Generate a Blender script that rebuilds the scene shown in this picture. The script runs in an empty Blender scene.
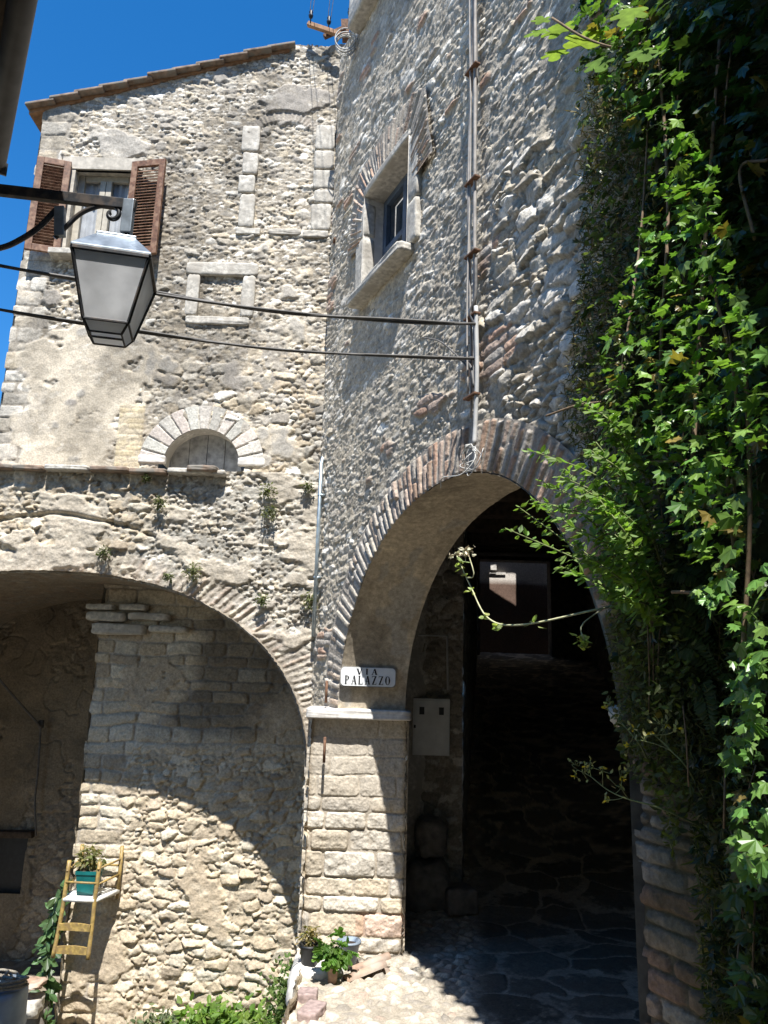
import bpy, bmesh, math, random
import numpy as np
from mathutils import Matrix, Vector
S = bpy.context.scene
COL = S.collection
RNG = np.random.default_rng(11)
random.seed(4)
R_ = math.radians

# ------------------------------------------------------------------ frame of reference: eye at the origin, +Y ahead, Z up (metres)
F = 740.0
Zw = np.array([96, 3312, -740.0]); Zw /= np.linalg.norm(Zw)
Yw = np.array([0, 0, -1.0]) + Zw[2] * Zw; Yw /= np.linalg.norm(Yw)
Xw = np.cross(Yw, Zw)
RC = np.array([Xw, Yw, Zw])
def ray(u, v): return RC @ np.array([(u - 384) / F, (512 - v) / F, -1.0])
def onY(u, v, Y): d = ray(u, v); return d * (Y / d[1])
def onZ(u, v, Z): d = ray(u, v); return d * (Z / d[2])
P0 = np.array([-.64, 7.05, 0]); T = np.array([.423, -.906, 0]); T /= np.linalg.norm(T)
N = np.array([-.906, -.423, 0]); N /= np.linalg.norm(N)     # outward normal of the oblique arch wall
def onW(u, v, off=0): d = ray(u, v); return d * ((P0 @ N + off) / (d @ N))
def W(t, z, off=0): return P0 + T * t + N * off + np.array([0, 0, z])
UP = np.array([0, 0, 1.0])
SUN = np.array([.09, -1, 1.93]); SUN /= np.linalg.norm(SUN)

# ------------------------------------------------------------------ noise
TAB = RNG.random(65536)
def hsh(i, j, k): return TAB[((i * 73856093) ^ (j * 19349663) ^ (int(k) * 83492791)) & 65535]
def sm(a, b, x): y = np.clip((x - a) / (b - a), 0, 1); return y * y * (3 - 2 * y)
def vnoise(x, y, k):
    i = np.floor(x).astype(np.int64); j = np.floor(y).astype(np.int64)
    fx = x - i; fy = y - j; fx = fx * fx * (3 - 2 * fx); fy = fy * fy * (3 - 2 * fy)
    a = hsh(i, j, k) * (1 - fx) + hsh(i + 1, j, k) * fx
    b = hsh(i, j + 1, k) * (1 - fx) + hsh(i + 1, j + 1, k) * fx
    return a * (1 - fy) + b * fy
def fbm(x, y, k, o=4):
    s = 0; a = 1; t = 0
    for q in range(o):
        s = s + a * vnoise(x * 2 ** q + 17.3 * q, y * 2 ** q + 9.1 * q, k + q); t += a; a *= .55
    return s / t
def vor(x, y, k, jit=.85, p=2.5):
    i0 = np.floor(x).astype(np.int64); j0 = np.floor(y).astype(np.int64)
    F1 = np.full(x.shape, 9.); F2 = F1.copy(); ci = i0.copy(); cj = j0.copy(); bx = np.zeros(x.shape); by = bx.copy()
    for dj in (-1, 0, 1):
        for di in (-2, -1, 0, 1):
            a = i0 + di; b = j0 + dj
            dx = x - (a + .5 * (b & 1) + .5 + jit * (hsh(a, b, k) - .5))
            dy = y - (b + .5 + jit * (hsh(a, b, k + 1) - .5))
            d = (np.abs(dx) ** p + np.abs(dy) ** p) ** (1 / p)
            n = d < F1
            F2 = np.where(n, F1, np.minimum(F2, d))
            ci = np.where(n, a, ci); cj = np.where(n, b, cj); bx = np.where(n, dx, bx); by = np.where(n, dy, by)
            F1 = np.where(n, d, F1)
    return F1, F2, ci, cj, bx, by
LIME = np.array([(.72, .68, .60), (.52, .48, .41), (.41, .375, .32), (.55, .475, .36), (.33, .30, .255), (.47, .425, .35), (.66, .61, .52), (.44, .39, .31)])
GREYS = np.array([(.60, .555, .475), (.47, .425, .355), (.39, .35, .285), (.50, .44, .345), (.34, .30, .245), (.45, .405, .335), (.68, .635, .555), (.43, .385, .31)])
WARM = np.array([(.56, .48, .36), (.50, .42, .305), (.45, .38, .28), (.53, .44, .315), (.42, .35, .26), (.58, .52, .41)])
BRICK = np.array([(.44, .29, .21), (.38, .27, .20), (.46, .35, .27), (.40, .31, .25), (.48, .33, .24), (.42, .38, .33)])
BRICKG = np.array([(.46, .42, .36), (.42, .37, .31), (.48, .43, .35), (.44, .35, .27), (.40, .37, .33)])
def pick(pal, r): return pal[np.minimum((r * len(pal)).astype(int), len(pal) - 1)]
def mix(a, b, f): return a * (1 - f[..., None]) + b * f[..., None]
def vary(x, z, k, col, amt=.35):
    f = (1 - amt / 2) + amt * fbm(x / .035, z / .035, k + 31, 3)
    g = .88 + .24 * fbm(x / .6, z / .6, k + 41, 3)
    return col * (f * g)[..., None]
def cellstones(x, z, k, cs, cz, A, pal, p, warp, edge):
    wx = x + cs * warp * (fbm(x / cs * .9, z / cs * .9, k + 1, 3) - .5) * 2
    wz = z + cz * warp * (fbm(x / cs * .9, z / cs * .9, k + 3, 3) - .5) * 2
    F1, F2, ci, cj, dx, dy = vor(wx / cs, wz / cz, k, p=p)
    e = F2 - F1
    r1, r2, r3, r4, r5, r6 = [hsh(ci, cj, k + q) for q in (11, 12, 13, 14, 15, 16)]
    hs = A * (.35 + .65 * r1) * (.75 * sm(.02, edge, e) + .25 * sm(.02, .5, e)) + (dx * (r2 - .5) * 1.3 + dy * (r3 - .62) * 1.5) * A * sm(.03, edge, e)
    return hs, pick(pal, r4) * (.82 + .36 * r5)[..., None], e, r6
def rubble(x, z, k, cs=.17, cz=.1, A=.03, fill=.5, pal=LIME, mort=(.38, .345, .295), rough=.008, warp=.35, p=2.5, small=.5, edge=.17, pits=1.0):
    hb, cb, e, r6 = cellstones(x, z, k, cs, cz, A, pal, p, warp, edge)
    hl, cl, e2, q6 = cellstones(x, z, k + 400, cs * .48, cz * .50, A * .8, pal, p, warp, edge + .06)
    sw = (r6 < small) & (small > 0)
    hs = np.where(sw, np.minimum(hl, A * .95) + 0 * hb, hb); col = np.where(sw[..., None], cl, cb)
    hs = np.maximum(hs, np.where(e < .10, hl * .75, -1)) if small > 0 else hs
    col = np.where(((e < .10) & (hl * .75 >= hs) & (small > 0))[..., None], cl, col)
    n1 = fbm(x / .045, z / .04, k + 5, 4) - .5
    hs = hs + rough * 2.4 * n1 * (.5 + fbm(x / .2, z / .2, k + 6, 2))
    hm = A * fill * 1.25 * fbm(x / .40, z / .28, k + 7, 4) + rough * 1.5 * (fbm(x / .03, z / .025, k + 9, 4) - .5)
    hm = hm - pits * A * .8 * sm(.60, .72, fbm(x / .06, z / .04, k + 19, 3))
    d = hs - hm
    m = sm(-.001, .003, d)
    col = mix(np.array(mort) * (.75 + .45 * fbm(x / .25, z / .25, k + 21, 4))[..., None], col, m)
    return np.maximum(hs, hm), vary(x, z, k, col, .5)
def coursed(x, z, k, rows, wmin, wmax, A=.02, gap=.008, pal=WARM, mort=(.4, .36, .3), warp=.02, rough=.006, flush=0.0):
    rows = np.array(rows); rng = np.random.default_rng(k)
    wz = z + warp * (fbm(x / .5, z / .5, k + 1, 3) - .5) * 2
    wx = x + warp * (fbm(x / .3, z / .3, k + 2, 3) - .5) * 2
    ri = np.clip(np.searchsorted(rows, wz) - 1, 0, len(rows) - 2)
    dz = np.minimum(wz - rows[ri], rows[ri + 1] - wz)
    dx = np.zeros(x.shape); ji = np.zeros(x.shape, np.int64); cx = np.zeros(x.shape)
    for r in range(len(rows) - 1):
        js = [x.min() - wmax * rng.random() - .1]
        while js[-1] < x.max() + .1: js.append(js[-1] + rng.uniform(wmin, wmax))
        js = np.array(js); q = ri == r
        if not q.any(): continue
        xi = np.clip(np.searchsorted(js, wx[q]) - 1, 0, len(js) - 2)
        dx[q] = np.minimum(wx[q] - js[xi], js[xi + 1] - wx[q]); ji[q] = xi; cx[q] = wx[q] - (js[xi] + js[xi + 1]) / 2
    kk = .013
    d = -kk * np.log(np.exp(-np.clip(dx, -.02, 2) / kk) + np.exp(-np.clip(dz, -.02, 2) / kk))
    d = d - gap * (.2 + 1.3 * fbm(x / .08, z / .08, k + 6, 3)) + .003
    r1 = hsh(ri, ji, k + 11); r2 = hsh(ri, ji, k + 12); r4 = hsh(ri, ji, k + 14); r5 = hsh(ri, ji, k + 15)
    hs = A * (.55 + .45 * r1) * (.85 * sm(-.003, .009, d) + .15 * sm(0, .05, d)) + cx * (r2 - .5) * .06 * sm(0, .03, d)
    hs = hs + rough * 2.4 * (fbm(x / .05, z / .045, k + 5, 4) - .5)
    hm = A * (.05 + flush * 1.3 * fbm(x / .5, z / .4, k + 7, 3)) + .003 * fbm(x / .02, z / .02, k + 8, 2)
    m = sm(-.001, .004, hs - hm)
    col = pick(pal, r4) * (.86 + .28 * r5)[..., None]
    col = mix(np.array(mort) * (.85 + .3 * fbm(x / .3, z / .3, k + 21, 3))[..., None], col, m)
    return np.maximum(hs, hm), vary(x, z, k, col)
def ringbricks(s, q, k, width, depth, A=.022, pal=BRICK, split=.5, mort=(.36, .32, .27), gap=.006):
    """bricks on edge: s runs along the arc, q = 0..depth across it"""
    s = s + .012 * (fbm(s / .2, q / .2, k, 2) - .5)
    bi = np.floor(s / width + .35 * (hsh(np.floor(s / width).astype(np.int64), 0 * np.floor(s).astype(np.int64), k) - .5)).astype(np.int64)
    ctr = (bi + .5) * width
    ds = width / 2 - np.abs(s - ctr)
    r0 = hsh(bi, bi * 0, k + 2)
    sp = np.where(r0 < split, depth * (.42 + .25 * hsh(bi, bi * 0, k + 3)), depth * 3)
    half = (q > sp).astype(np.int64)
    end = depth * (.93 + .1 * hsh(bi, bi * 0, k + 4))
    dq = np.minimum(np.minimum(np.abs(q - sp), q + .012), end - q)
    d = np.minimum(ds, dq) - gap * (.4 + 1.2 * fbm(s / .05, q / .05, k + 6, 3))
    r1 = hsh(bi, half, k + 11); r4 = hsh(bi, half, k + 14); r5 = hsh(bi, half, k + 15)
    hs = A * (.45 + .55 * r1) * sm(-.002, .014, d) + .006 * (fbm(s / .03, q / .03, k + 5, 3) - .5)
    hm = A * (.1 + .5 * fbm(s / .3, q / .3, k + 7, 2))
    m = sm(-.001, .003, hs - hm)
    col = mix(np.array(mort) * np.ones(s.shape + (1,)), pick(pal, r4) * (.85 + .3 * r5)[..., None], m)
    return np.maximum(hs, hm), vary(s, q, k, col, .45)

# ------------------------------------------------------------------ materials
def nt(name):
    m = bpy.data.materials.new(name); m.use_nodes = True
    n = m.node_tree.nodes; l = m.node_tree.links
    return m, n, l, n['Principled BSDF'], n['Material Output']
def noise(n, l, scale, detail=4, coord=None):
    t = n.new('ShaderNodeTexNoise'); t.inputs['Scale'].default_value = scale; t.inputs['Detail'].default_value = detail
    if coord is None:
        coord = n.get('TC') or n.new('ShaderNodeNewGeometry'); coord.name = 'TC'
    l.new(coord.outputs['Position'], t.inputs['Vector']); return t
def ramp(n, l, src, a, b, lo=.3, hi=.7):
    r = n.new('ShaderNodeMapRange'); r.inputs[1].default_value = lo; r.inputs[2].default_value = hi
    r.inputs[3].default_value = a; r.inputs[4].default_value = b; l.new(src, r.inputs[0]); return r
def mul(n, l, a, b):
    m = n.new('ShaderNodeMix'); m.data_type = 'RGBA'; m.blend_type = 'MULTIPLY'; m.inputs[0].default_value = 1
    if isinstance(a, tuple): m.inputs[6].default_value = (*a, 1)
    else: l.new(a, m.inputs[6])
    l.new(b, m.inputs[7]); return m.outputs[2]
def bump(n, l, b, src, strength, dist):
    u = n.new('ShaderNodeBump'); u.inputs['Strength'].default_value = strength; u.inputs['Distance'].default_value = dist
    l.new(src, u.inputs['Height']); l.new(u.outputs[0], b.inputs['Normal'])
def attr_mat(name, rough=.9, fine=70, bs=.5, bd=.006, spec=.25):
    m, n, l, b, o = nt(name)
    a = n.new('ShaderNodeAttribute'); a.attribute_name = 'Col'
    f = noise(n, l, fine, 5); g = noise(n, l, fine * 3.1, 3)
    c = mul(n, l, a.outputs['Color'], ramp(n, l, f.outputs['Fac'], .76, 1.2).outputs[0])
    c = mul(n, l, c, ramp(n, l, g.outputs['Fac'], .85, 1.13).outputs[0])
    l.new(c, b.inputs['Base Color']); b.inputs['Roughness'].default_value = rough
    b.inputs['Specular IOR Level'].default_value = spec
    if bs: bump(n, l, b, f.outputs['Fac'], bs, bd)
    return m
def plain(name, col, rough=.7, metal=0, sc=12, amt=.35, bs=.2, bd=.003, spec=.4, col2=None, sc2=4):
    m, n, l, b, o = nt(name)
    f = noise(n, l, sc, 5)
    c = mul(n, l, col, ramp(n, l, f.outputs['Fac'], 1 - amt, 1 + amt * .6).outputs[0])
    if col2:
        g = noise(n, l, sc2, 6); x = n.new('ShaderNodeMix'); x.data_type = 'RGBA'
        l.new(ramp(n, l, g.outputs['Fac'], 0, 1, .48, .62).outputs[0], x.inputs[0]); l.new(c, x.inputs[6]); x.inputs[7].default_value = (*col2, 1); c = x.outputs[2]
    l.new(c, b.inputs['Base Color']); b.inputs['Roughness'].default_value = rough; b.inputs['Metallic'].default_value = metal
    b.inputs['Specular IOR Level'].default_value = spec
    if bs: bump(n, l, b, f.outputs['Fac'], bs, bd)
    return m
def leaf_mat(name, rough=.42, trans=.35, tint=(1.5, 1.7, .7)):
    m, n, l, b, o = nt(name)
    a = n.new('ShaderNodeAttribute'); a.attribute_name = 'Col'
    f = noise(n, l, 25, 3)
    c = mul(n, l, a.outputs['Color'], ramp(n, l, f.outputs['Fac'], .75, 1.25).outputs[0])
    l.new(c, b.inputs['Base Color']); b.inputs['Roughness'].default_value = rough; b.inputs['Specular IOR Level'].default_value = .45
    tr = n.new('ShaderNodeBsdfTranslucent'); k = n.new('ShaderNodeVectorMath'); k.operation = 'MULTIPLY'; k.inputs[1].default_value = tint
    l.new(c, k.inputs[0]); l.new(k.outputs[0], tr.inputs['Color'])
    x = n.new('ShaderNodeMixShader'); x.inputs[0].default_value = trans
    l.new(b.outputs[0], x.inputs[1]); l.new(tr.outputs[0], x.inputs[2]); l.new(x.outputs[0], o.inputs['Surface'])
    return m
M = {}
M['stone'] = attr_mat('masonry', .92, 55, .6, .006)
M['rough'] = attr_mat('rough_masonry', .95, 45, .8, .008)
M['plasterwork'] = attr_mat('plaster', .95, 30, .35, .004)
M['ground'] = attr_mat('paving', .85, 60, .4, .004)
M['leaf'] = leaf_mat('ivy_leaf', .30, .3)
M['softleaf'] = leaf_mat('soft_leaf', .55, .42)
M['figleaf'] = leaf_mat('fig_leaf', .75, .4); M['figleaf'].node_tree.nodes['Principled BSDF'].inputs['Specular IOR Level'].default_value = .1
M['dry'] = leaf_mat('dry_stalk', .8, .2, (1, 1, .8))
M['dressed'] = plain('dressed_limestone', (.53, .50, .44), .9, sc=25, amt=.4, bs=.7, bd=.007, col2=(.40, .37, .32), sc2=6)
M['dressedw'] = plain('pale_dressed_stone', (.68, .65, .60), .9, sc=22, amt=.25, bs=.5, bd=.005, col2=(.52, .50, .46), sc2=6)
M['tile'] = plain('weathered_tile', (.27, .20, .15), .9, sc=15, amt=.5, bs=.5, col2=(.22, .20, .17), sc2=9)
M['wood'] = plain('brown_painted_shutter', (.165, .080, .045), .6, sc=30, amt=.5, bs=.3, col2=(.27, .16, .10), sc2=14)
M['darkwood'] = plain('dark_timber', (.07, .05, .035), .85, sc=20, amt=.5)
M['oldwood'] = plain('grey_boards', (.40, .40, .385), .9, sc=18, amt=.4, bs=.5)
M['iron'] = plain('black_painted_iron', (.03, .032, .036), .42, .3, sc=40, amt=.5, bs=.15, col2=(.075, .06, .05), sc2=18)
M['tin'] = plain('dusty_sheet_metal', (.24, .28, .32), .35, .5, sc=18, amt=.4, bs=.1)
M['cable'] = plain('grey_cable', (.36, .335, .31), .7, sc=20, amt=.3, bs=0)
M['cabledark'] = plain('dark_cable', (.12, .115, .11), .6, sc=20, amt=.4, bs=0)
M['cablewhite'] = plain('white_cable', (.50, .50, .48), .6, sc=20, amt=.2, bs=0)
M['conduit'] = plain('grey_pvc_conduit', (.50, .50, .49), .5, sc=10, amt=.25, bs=0)
M['zinc'] = plain('zinc_pipe', (.42, .50, .55), .4, .6, sc=14, amt=.35, bs=0)
M['chair'] = plain('ochre_painted_wood', (.36, .25, .08), .5, sc=30, amt=.45, bs=.25, col2=(.24, .165, .07), sc2=22)
M['rush'] = plain('white_woven_seat', (.72, .71, .66), .85, sc=60, amt=.3, bs=.6, bd=.004)
M['teal'] = plain('teal_glazed_pot', (.010, .135, .13), .35, sc=12, amt=.25, bs=0)
M['black'] = plain('black_plastic', (.02, .022, .025), .45, sc=20, amt=.3, bs=0)
M['greyplastic'] = plain('grey_plastic', (.22, .27, .33), .5, sc=9, amt=.3, bs=0)
M['clay'] = plain('old_clay', (.36, .24, .17), .9, sc=20, amt=.4, bs=.4, col2=(.42, .36, .30))
M['brickp'] = plain('worn_purple_brick', (.33, .25, .23), .9, sc=25, amt=.4, bs=.4)
M['soil'] = plain('soil', (.10, .07, .05), .95, sc=40, amt=.5, bs=.8, bd=.01)
M['blue'] = plain('blue_plastic_barrel', (.27, .34, .43), .5, sc=6, amt=.3, bs=0)
M['meter'] = plain('pale_metal_cabinet', (.74, .75, .73), .5, sc=7, amt=.15, bs=0)
M['enamel'] = plain('white_enamel', (.78, .80, .80), .3, sc=12, amt=.1, bs=0)
M['letter'] = plain('black_lettering', (.015, .015, .018), .5, sc=40, amt=.3, bs=0)
M['rust'] = plain('rusty_iron', (.16, .085, .05), .85, sc=40, amt=.5)
M['timber'] = plain('weathered_orange_timber', (.34, .19, .10), .8, sc=20, amt=.4)
M['gutter'] = plain('dark_grey_gutter', (.05, .05, .052), .45, .3, sc=9, amt=.4, bs=0)
M['curtain'] = plain('white_curtain', (.72, .74, .76), .9, sc=8, amt=.2, bs=0)
M['framepaint'] = plain('cream_window_frame', (.46, .42, .34), .6, sc=20, amt=.2, bs=0)
M['bluepaint'] = plain('grey_blue_door_panel', (.085, .115, .16), .5, sc=8, amt=.35, bs=0)
def glass():
    m, n, l, b, o = nt('window_pane')
    f = noise(n, l, 2.5, 2)
    b.inputs['Base Color'].default_value = (.03, .05, .07, 1); l.new(ramp(n, l, f.outputs['Fac'], .04, .12).outputs[0], b.inputs['Roughness'])
    t = n.new('ShaderNodeBsdfTransparent'); x = n.new('ShaderNodeMixShader'); x.inputs[0].default_value = .72
    l.new(b.outputs[0], x.inputs[1]); l.new(t.outputs[0], x.inputs[2]); l.new(x.outputs[0], o.inputs['Surface'])
    return m
M['glass'] = glass()
def frost():
    m, n, l, b, o = nt('frosted_pane')
    f = noise(n, l, 9, 4)
    c = mul(n, l, (.86, .87, .88), ramp(n, l, f.outputs['Fac'], .62, 1.1).outputs[0])
    l.new(c, b.inputs['Base Color']); b.inputs['Roughness'].default_value = .35
    t = n.new('ShaderNodeBsdfTranslucent'); t.inputs['Color'].default_value = (.92, .93, .94, 1)
    x = n.new('ShaderNodeMixShader'); x.inputs[0].default_value = .45
    l.new(b.outputs[0], x.inputs[1]); l.new(t.outputs[0], x.inputs[2]); l.new(x.outputs[0], o.inputs['Surface'])
    return m
M['frost'] = frost(); M['lowpane'] = frost(); M['lowpane'].node_tree.nodes['Mix Shader'].inputs[0].default_value = .85

# ------------------------------------------------------------------ object helpers
def link_mesh(name, V, Fc, m, parent=None, col=None, smooth=True, bevel=0, auto=None):
    me = bpy.data.meshes.new(name)
    V = np.asarray(V, np.float32)
    if isinstance(Fc, np.ndarray):
        nf, k = Fc.shape
        me.vertices.add(len(V)); me.vertices.foreach_set('co', V.ravel())
        me.loops.add(nf * k); me.loops.foreach_set('vertex_index', Fc.astype(np.int32).ravel())
        me.polygons.add(nf); me.polygons.foreach_set('loop_start', np.arange(0, nf * k, k, dtype=np.int32))
        me.update(calc_edges=True)
    else:
        me.from_pydata(V.tolist(), [], Fc); me.update()
    if bevel:
        b = bmesh.new(); b.from_mesh(me)
        bmesh.ops.bevel(b, geom=[e for e in b.edges if len(e.link_faces) == 2 and e.calc_face_angle(0) > .5], offset=bevel, segments=2, affect='EDGES', profile=.6)
        b.to_mesh(me); b.free()
    if col is not None:
        a = me.attributes.new('Col', 'FLOAT_COLOR', 'POINT')
        a.data.foreach_set('color', np.concatenate([np.asarray(col, np.float32), np.ones((len(V), 1), np.float32)], 1).ravel())
    me.polygons.foreach_set('use_smooth', np.full(len(me.polygons), smooth))
    me.materials.append(m); me.update()
    o = bpy.data.objects.new(name, me); COL.objects.link(o)
    if parent: put(o, parent)
    return o
def put(o, parent):
    q = Vector((0, 0, 0)); p = parent
    while p: q += p.location; p = p.parent
    o.parent = parent; o.location = o.location - q
def thing(name, label, cat, loc=(0, 0, 0), group=None, kind=None):
    o = bpy.data.objects.new(name, None); COL.objects.link(o); o.location = loc; o.empty_display_size = .1
    return tag(o, label, cat, group, kind)
def tag(o, label, cat, group=None, kind=None):
    o['label'] = label; o['category'] = cat
    if group: o['group'] = group
    if kind: o['kind'] = kind
    return o
def struct(o): o['kind'] = 'structure'; return o
def grid(name, P, m, parent=None, col=None, keep=None, smooth=True):
    a, b = P.shape[:2]
    I = np.arange(a * b).reshape(a, b)
    Q = np.stack([I[:-1, :-1], I[1:, :-1], I[1:, 1:], I[:-1, 1:]], -1)
    Q = Q.reshape(-1, 4) if keep is None else Q[keep]
    u, inv = np.unique(Q, return_inverse=True)
    return link_mesh(name, P.reshape(-1, 3)[u], inv.reshape(-1, 4), m, parent, None if col is None else col.reshape(-1, 3)[u], smooth)
def cells(A): return (A[:-1, :-1] + A[1:, :-1] + A[1:, 1:] + A[:-1, 1:]) / 4
class MB:
    def __init__(s): s.V = []; s.F = []; s.n = 0
    def add(s, V, Fc):
        V = [tuple(map(float, v)) for v in V]
        s.V += V; s.F += [tuple(int(i) + s.n for i in f) for f in Fc]; s.n += len(V); return s
    def box(s, c, sz, X=(1, 0, 0), Y=(0, 1, 0), Z=(0, 0, 1), jit=0, taper=1):
        c = np.array(c, float); X = np.array(X, float); Y = np.array(Y, float); Z = np.array(Z, float); V = []
        for z in (-1, 1):
            k = taper if z < 0 else 1
            for y in (-1, 1):
                for x in (-1, 1):
                    V.append(c + X * x * sz[0] / 2 * k + Y * y * sz[1] / 2 * k + Z * z * sz[2] / 2 + (RNG.random(3) - .5) * jit)
        return s.add(V, [(0, 2, 3, 1), (4, 5, 7, 6), (0, 1, 5, 4), (2, 6, 7, 3), (0, 4, 6, 2), (1, 3, 7, 5)])
    def bar(s, a, b, w, h=None, up=(0, 0, 1)):
        a = np.array(a, float); b = np.array(b, float); d = b - a; L = np.linalg.norm(d); d /= L
        x = np.cross(d, up); x /= np.linalg.norm(x); y = np.cross(x, d)
        return s.box((a + b) / 2, (w, L, h or w), x, d, y)
    def tube(s, P, r, seg=8, cap=True, r1=None):
        P = np.array(P, float); n = len(P)
        d = np.gradient(P, axis=0); d /= np.maximum(np.linalg.norm(d, axis=1), 1e-9)[:, None]
        ref = np.array([0, 0, 1.]) if abs(d[0][2]) < .9 else np.array([1., 0, 0])
        x = np.cross(d[0], ref); x /= np.linalg.norm(x); V = []
        rr = np.linspace(r, r if r1 is None else r1, n)
        for i in range(n):
            x = x - d[i] * (x @ d[i]); x /= np.linalg.norm(x); y = np.cross(d[i], x)
            for k in range(seg):
                a = 2 * math.pi * k / seg; V.append(P[i] + rr[i] * (x * math.cos(a) + y * math.sin(a)))
        Fc = [(i * seg + k, i * seg + (k + 1) % seg, (i + 1) * seg + (k + 1) % seg, (i + 1) * seg + k) for i in range(n - 1) for k in range(seg)]
        if cap: Fc += [tuple(range(seg - 1, -1, -1)), tuple(range((n - 1) * seg, n * seg))]
        return s.add(V, Fc)
    def lathe(s, c, prof, seg=24):
        c = np.array(c, float); V = []
        for r, z in prof:
            for k in range(seg): a = 2 * math.pi * k / seg; V.append(c + (r * math.cos(a), r * math.sin(a), z))
        Fc = [(i * seg + k, i * seg + (k + 1) % seg, (i + 1) * seg + (k + 1) % seg, (i + 1) * seg + k) for i in range(len(prof) - 1) for k in range(seg)]
        return s.add(V, Fc)
    def quad(s, a, b, c, d): return s.add([a, b, c, d], [(0, 1, 2, 3)])
    def build(s, name, m, parent=None, smooth=False, bevel=0): return link_mesh(name, s.V, s.F, m, parent, None, smooth, bevel)
def curve(pts, n=24):
    """Catmull-Rom through the points"""
    P = np.array(pts, float); P = np.vstack([2 * P[0] - P[1], P, 2 * P[-1] - P[-2]]); out = []
    k = len(P) - 3
    for u in np.linspace(0, k - 1e-6, n):
        i = int(u); t = u - i; a, b, c, d = P[i:i + 4]
        out.append(.5 * ((2 * b) + (c - a) * t + (2 * a - 5 * b + 4 * c - d) * t * t + (3 * b - a - 3 * c + d) * t ** 3))
    return np.array(out)
def stoneblock(name, c, sz, m, parent, X=(1, 0, 0), Y=(0, 1, 0), Z=(0, 0, 1), seed=0, n=8, amp=.012, power=8):
    """a worn block: super-ellipsoid with noise, real thickness"""
    rng = np.random.default_rng(seed); X, Y, Z = map(lambda q: np.array(q, float), (X, Y, Z))
    b = bmesh.new(); bmesh.ops.create_cube(b, size=2); bmesh.ops.subdivide_edges(b, edges=b.edges[:], cuts=n, use_grid_fill=True)
    V = np.array([v.co[:] for v in b.verts]); Fc = [tuple(v.index for v in f.verts) for f in b.faces]; b.free()
    V = V / (np.sum(np.abs(V) ** power, 1) ** (1 / power))[:, None]
    q = fbm(V[:, 0] * 2 + V[:, 2] + seed, V[:, 1] * 2 + V[:, 2] * 1.7, seed + 3, 4) - .5
    w = np.array(c) + V[:, :1] * X * sz[0] / 2 + V[:, 1:2] * Y * sz[1] / 2 + V[:, 2:] * Z * sz[2] / 2
    nrm = V / np.linalg.norm(V, axis=1)[:, None]
    w = w + (nrm[:, :1] * X + nrm[:, 1:2] * Y + nrm[:, 2:] * Z) * (q * amp * 2)[:, None]
    return link_mesh(name, w, Fc, m, parent, None, True)

# ------------------------------------------------------------------ leaves
def fan(outline, fold=.12):
    V = [(0, 0, 0)] + [(x, y, -fold * abs(x) - .12 * (y - .4) ** 2) for x, y in outline]
    n = len(outline)
    return np.array(V, float), [(0, i + 1, (i + 1) % n + 1) for i in range(n)]
IVY = fan([(0, -.02), (.22, -.12), (.36, .02), (.55, .16), (.30, .34), (.34, .62), (.14, .58), (0, 1.0), (-.14, .58), (-.34, .62), (-.30, .34), (-.55, .16), (-.36, .02), (-.22, -.12)])
FIGO = [(0, -.02), (.26, -.12), (.46, .05), (.36, .26), (.58, .42), (.5, .62), (.24, .55), (.24, .86), (0, 1.0), (-.24, .86), (-.24, .55), (-.5, .62), (-.58, .42), (-.36, .26), (-.46, .05), (-.26, -.12)]
def closed(pts, m=4):
    P = np.array(pts, float); n = len(P); out = []
    for i in range(n):
        a, b, c, d = P[i - 1], P[i], P[(i + 1) % n], P[(i + 2) % n]
        for t in np.arange(m) / m: out.append(tuple(.5 * ((2 * b) + (c - a) * t + (2 * a - 5 * b + 4 * c - d) * t * t + (3 * b - a - 3 * c + d) * t ** 3)))
    return out
FIG = fan(closed(FIGO), .03)
OVAL = fan([(0, 0), (.2, .18), (.27, .45), (.16, .78), (0, 1), (-.16, .78), (-.27, .45), (-.2, .18)], .25)
BLADE = (np.array([(-.05, 0, 0), (.05, 0, 0), (.06, .4, .06), (-.06, .4, .06), (.04, .75, .0), (-.04, .75, .0), (0, 1, -.08)], float), [(0, 1, 2), (0, 2, 3), (3, 2, 4), (3, 4, 5), (5, 4, 6)])
def nrmz(a): return a / np.maximum(np.linalg.norm(a, axis=-1), 1e-9)[..., None]
def scatter(shape, pos, nor, tip, size, col, wob=.05):
    V, Fc = shape; n = len(pos); k = len(V)
    nor = nrmz(nor); tip = nrmz(tip - nor * np.sum(tip * nor, 1)[:, None]); x = np.cross(tip, nor)
    wv = RNG.normal(0, wob, (n, k)) * (V[:, 1] > .1)
    Wd = pos[:, None, :] + size[:, None, None] * (V[None, :, :1] * x[:, None] + V[None, :, 1:2] * tip[:, None] + (V[None, :, 2:] + wv[..., None]) * nor[:, None])
    Fa = np.array(Fc)[None] + (np.arange(n) * k)[:, None, None]
    return Wd.reshape(-1, 3), Fa.reshape(-1, 3), np.repeat(col, k, 0)
def leafmesh(name, parts, m, parent, smooth=False):
    Vs, Fs, Cs = [], [], []; o = 0
    for V, Fc, c in parts: Vs.append(V); Fs.append(Fc + o); Cs.append(c); o += len(V)
    return link_mesh(name, np.vstack(Vs), np.vstack(Fs), m, parent, np.vstack(Cs), smooth)
def shade(n, base, var=.3):
    c = np.array(base) * (1 + var * (RNG.random((n, 1)) * 2 - 1)); c[:, 0] *= 1 + .3 * (RNG.random(n) - .4); return c
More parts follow.
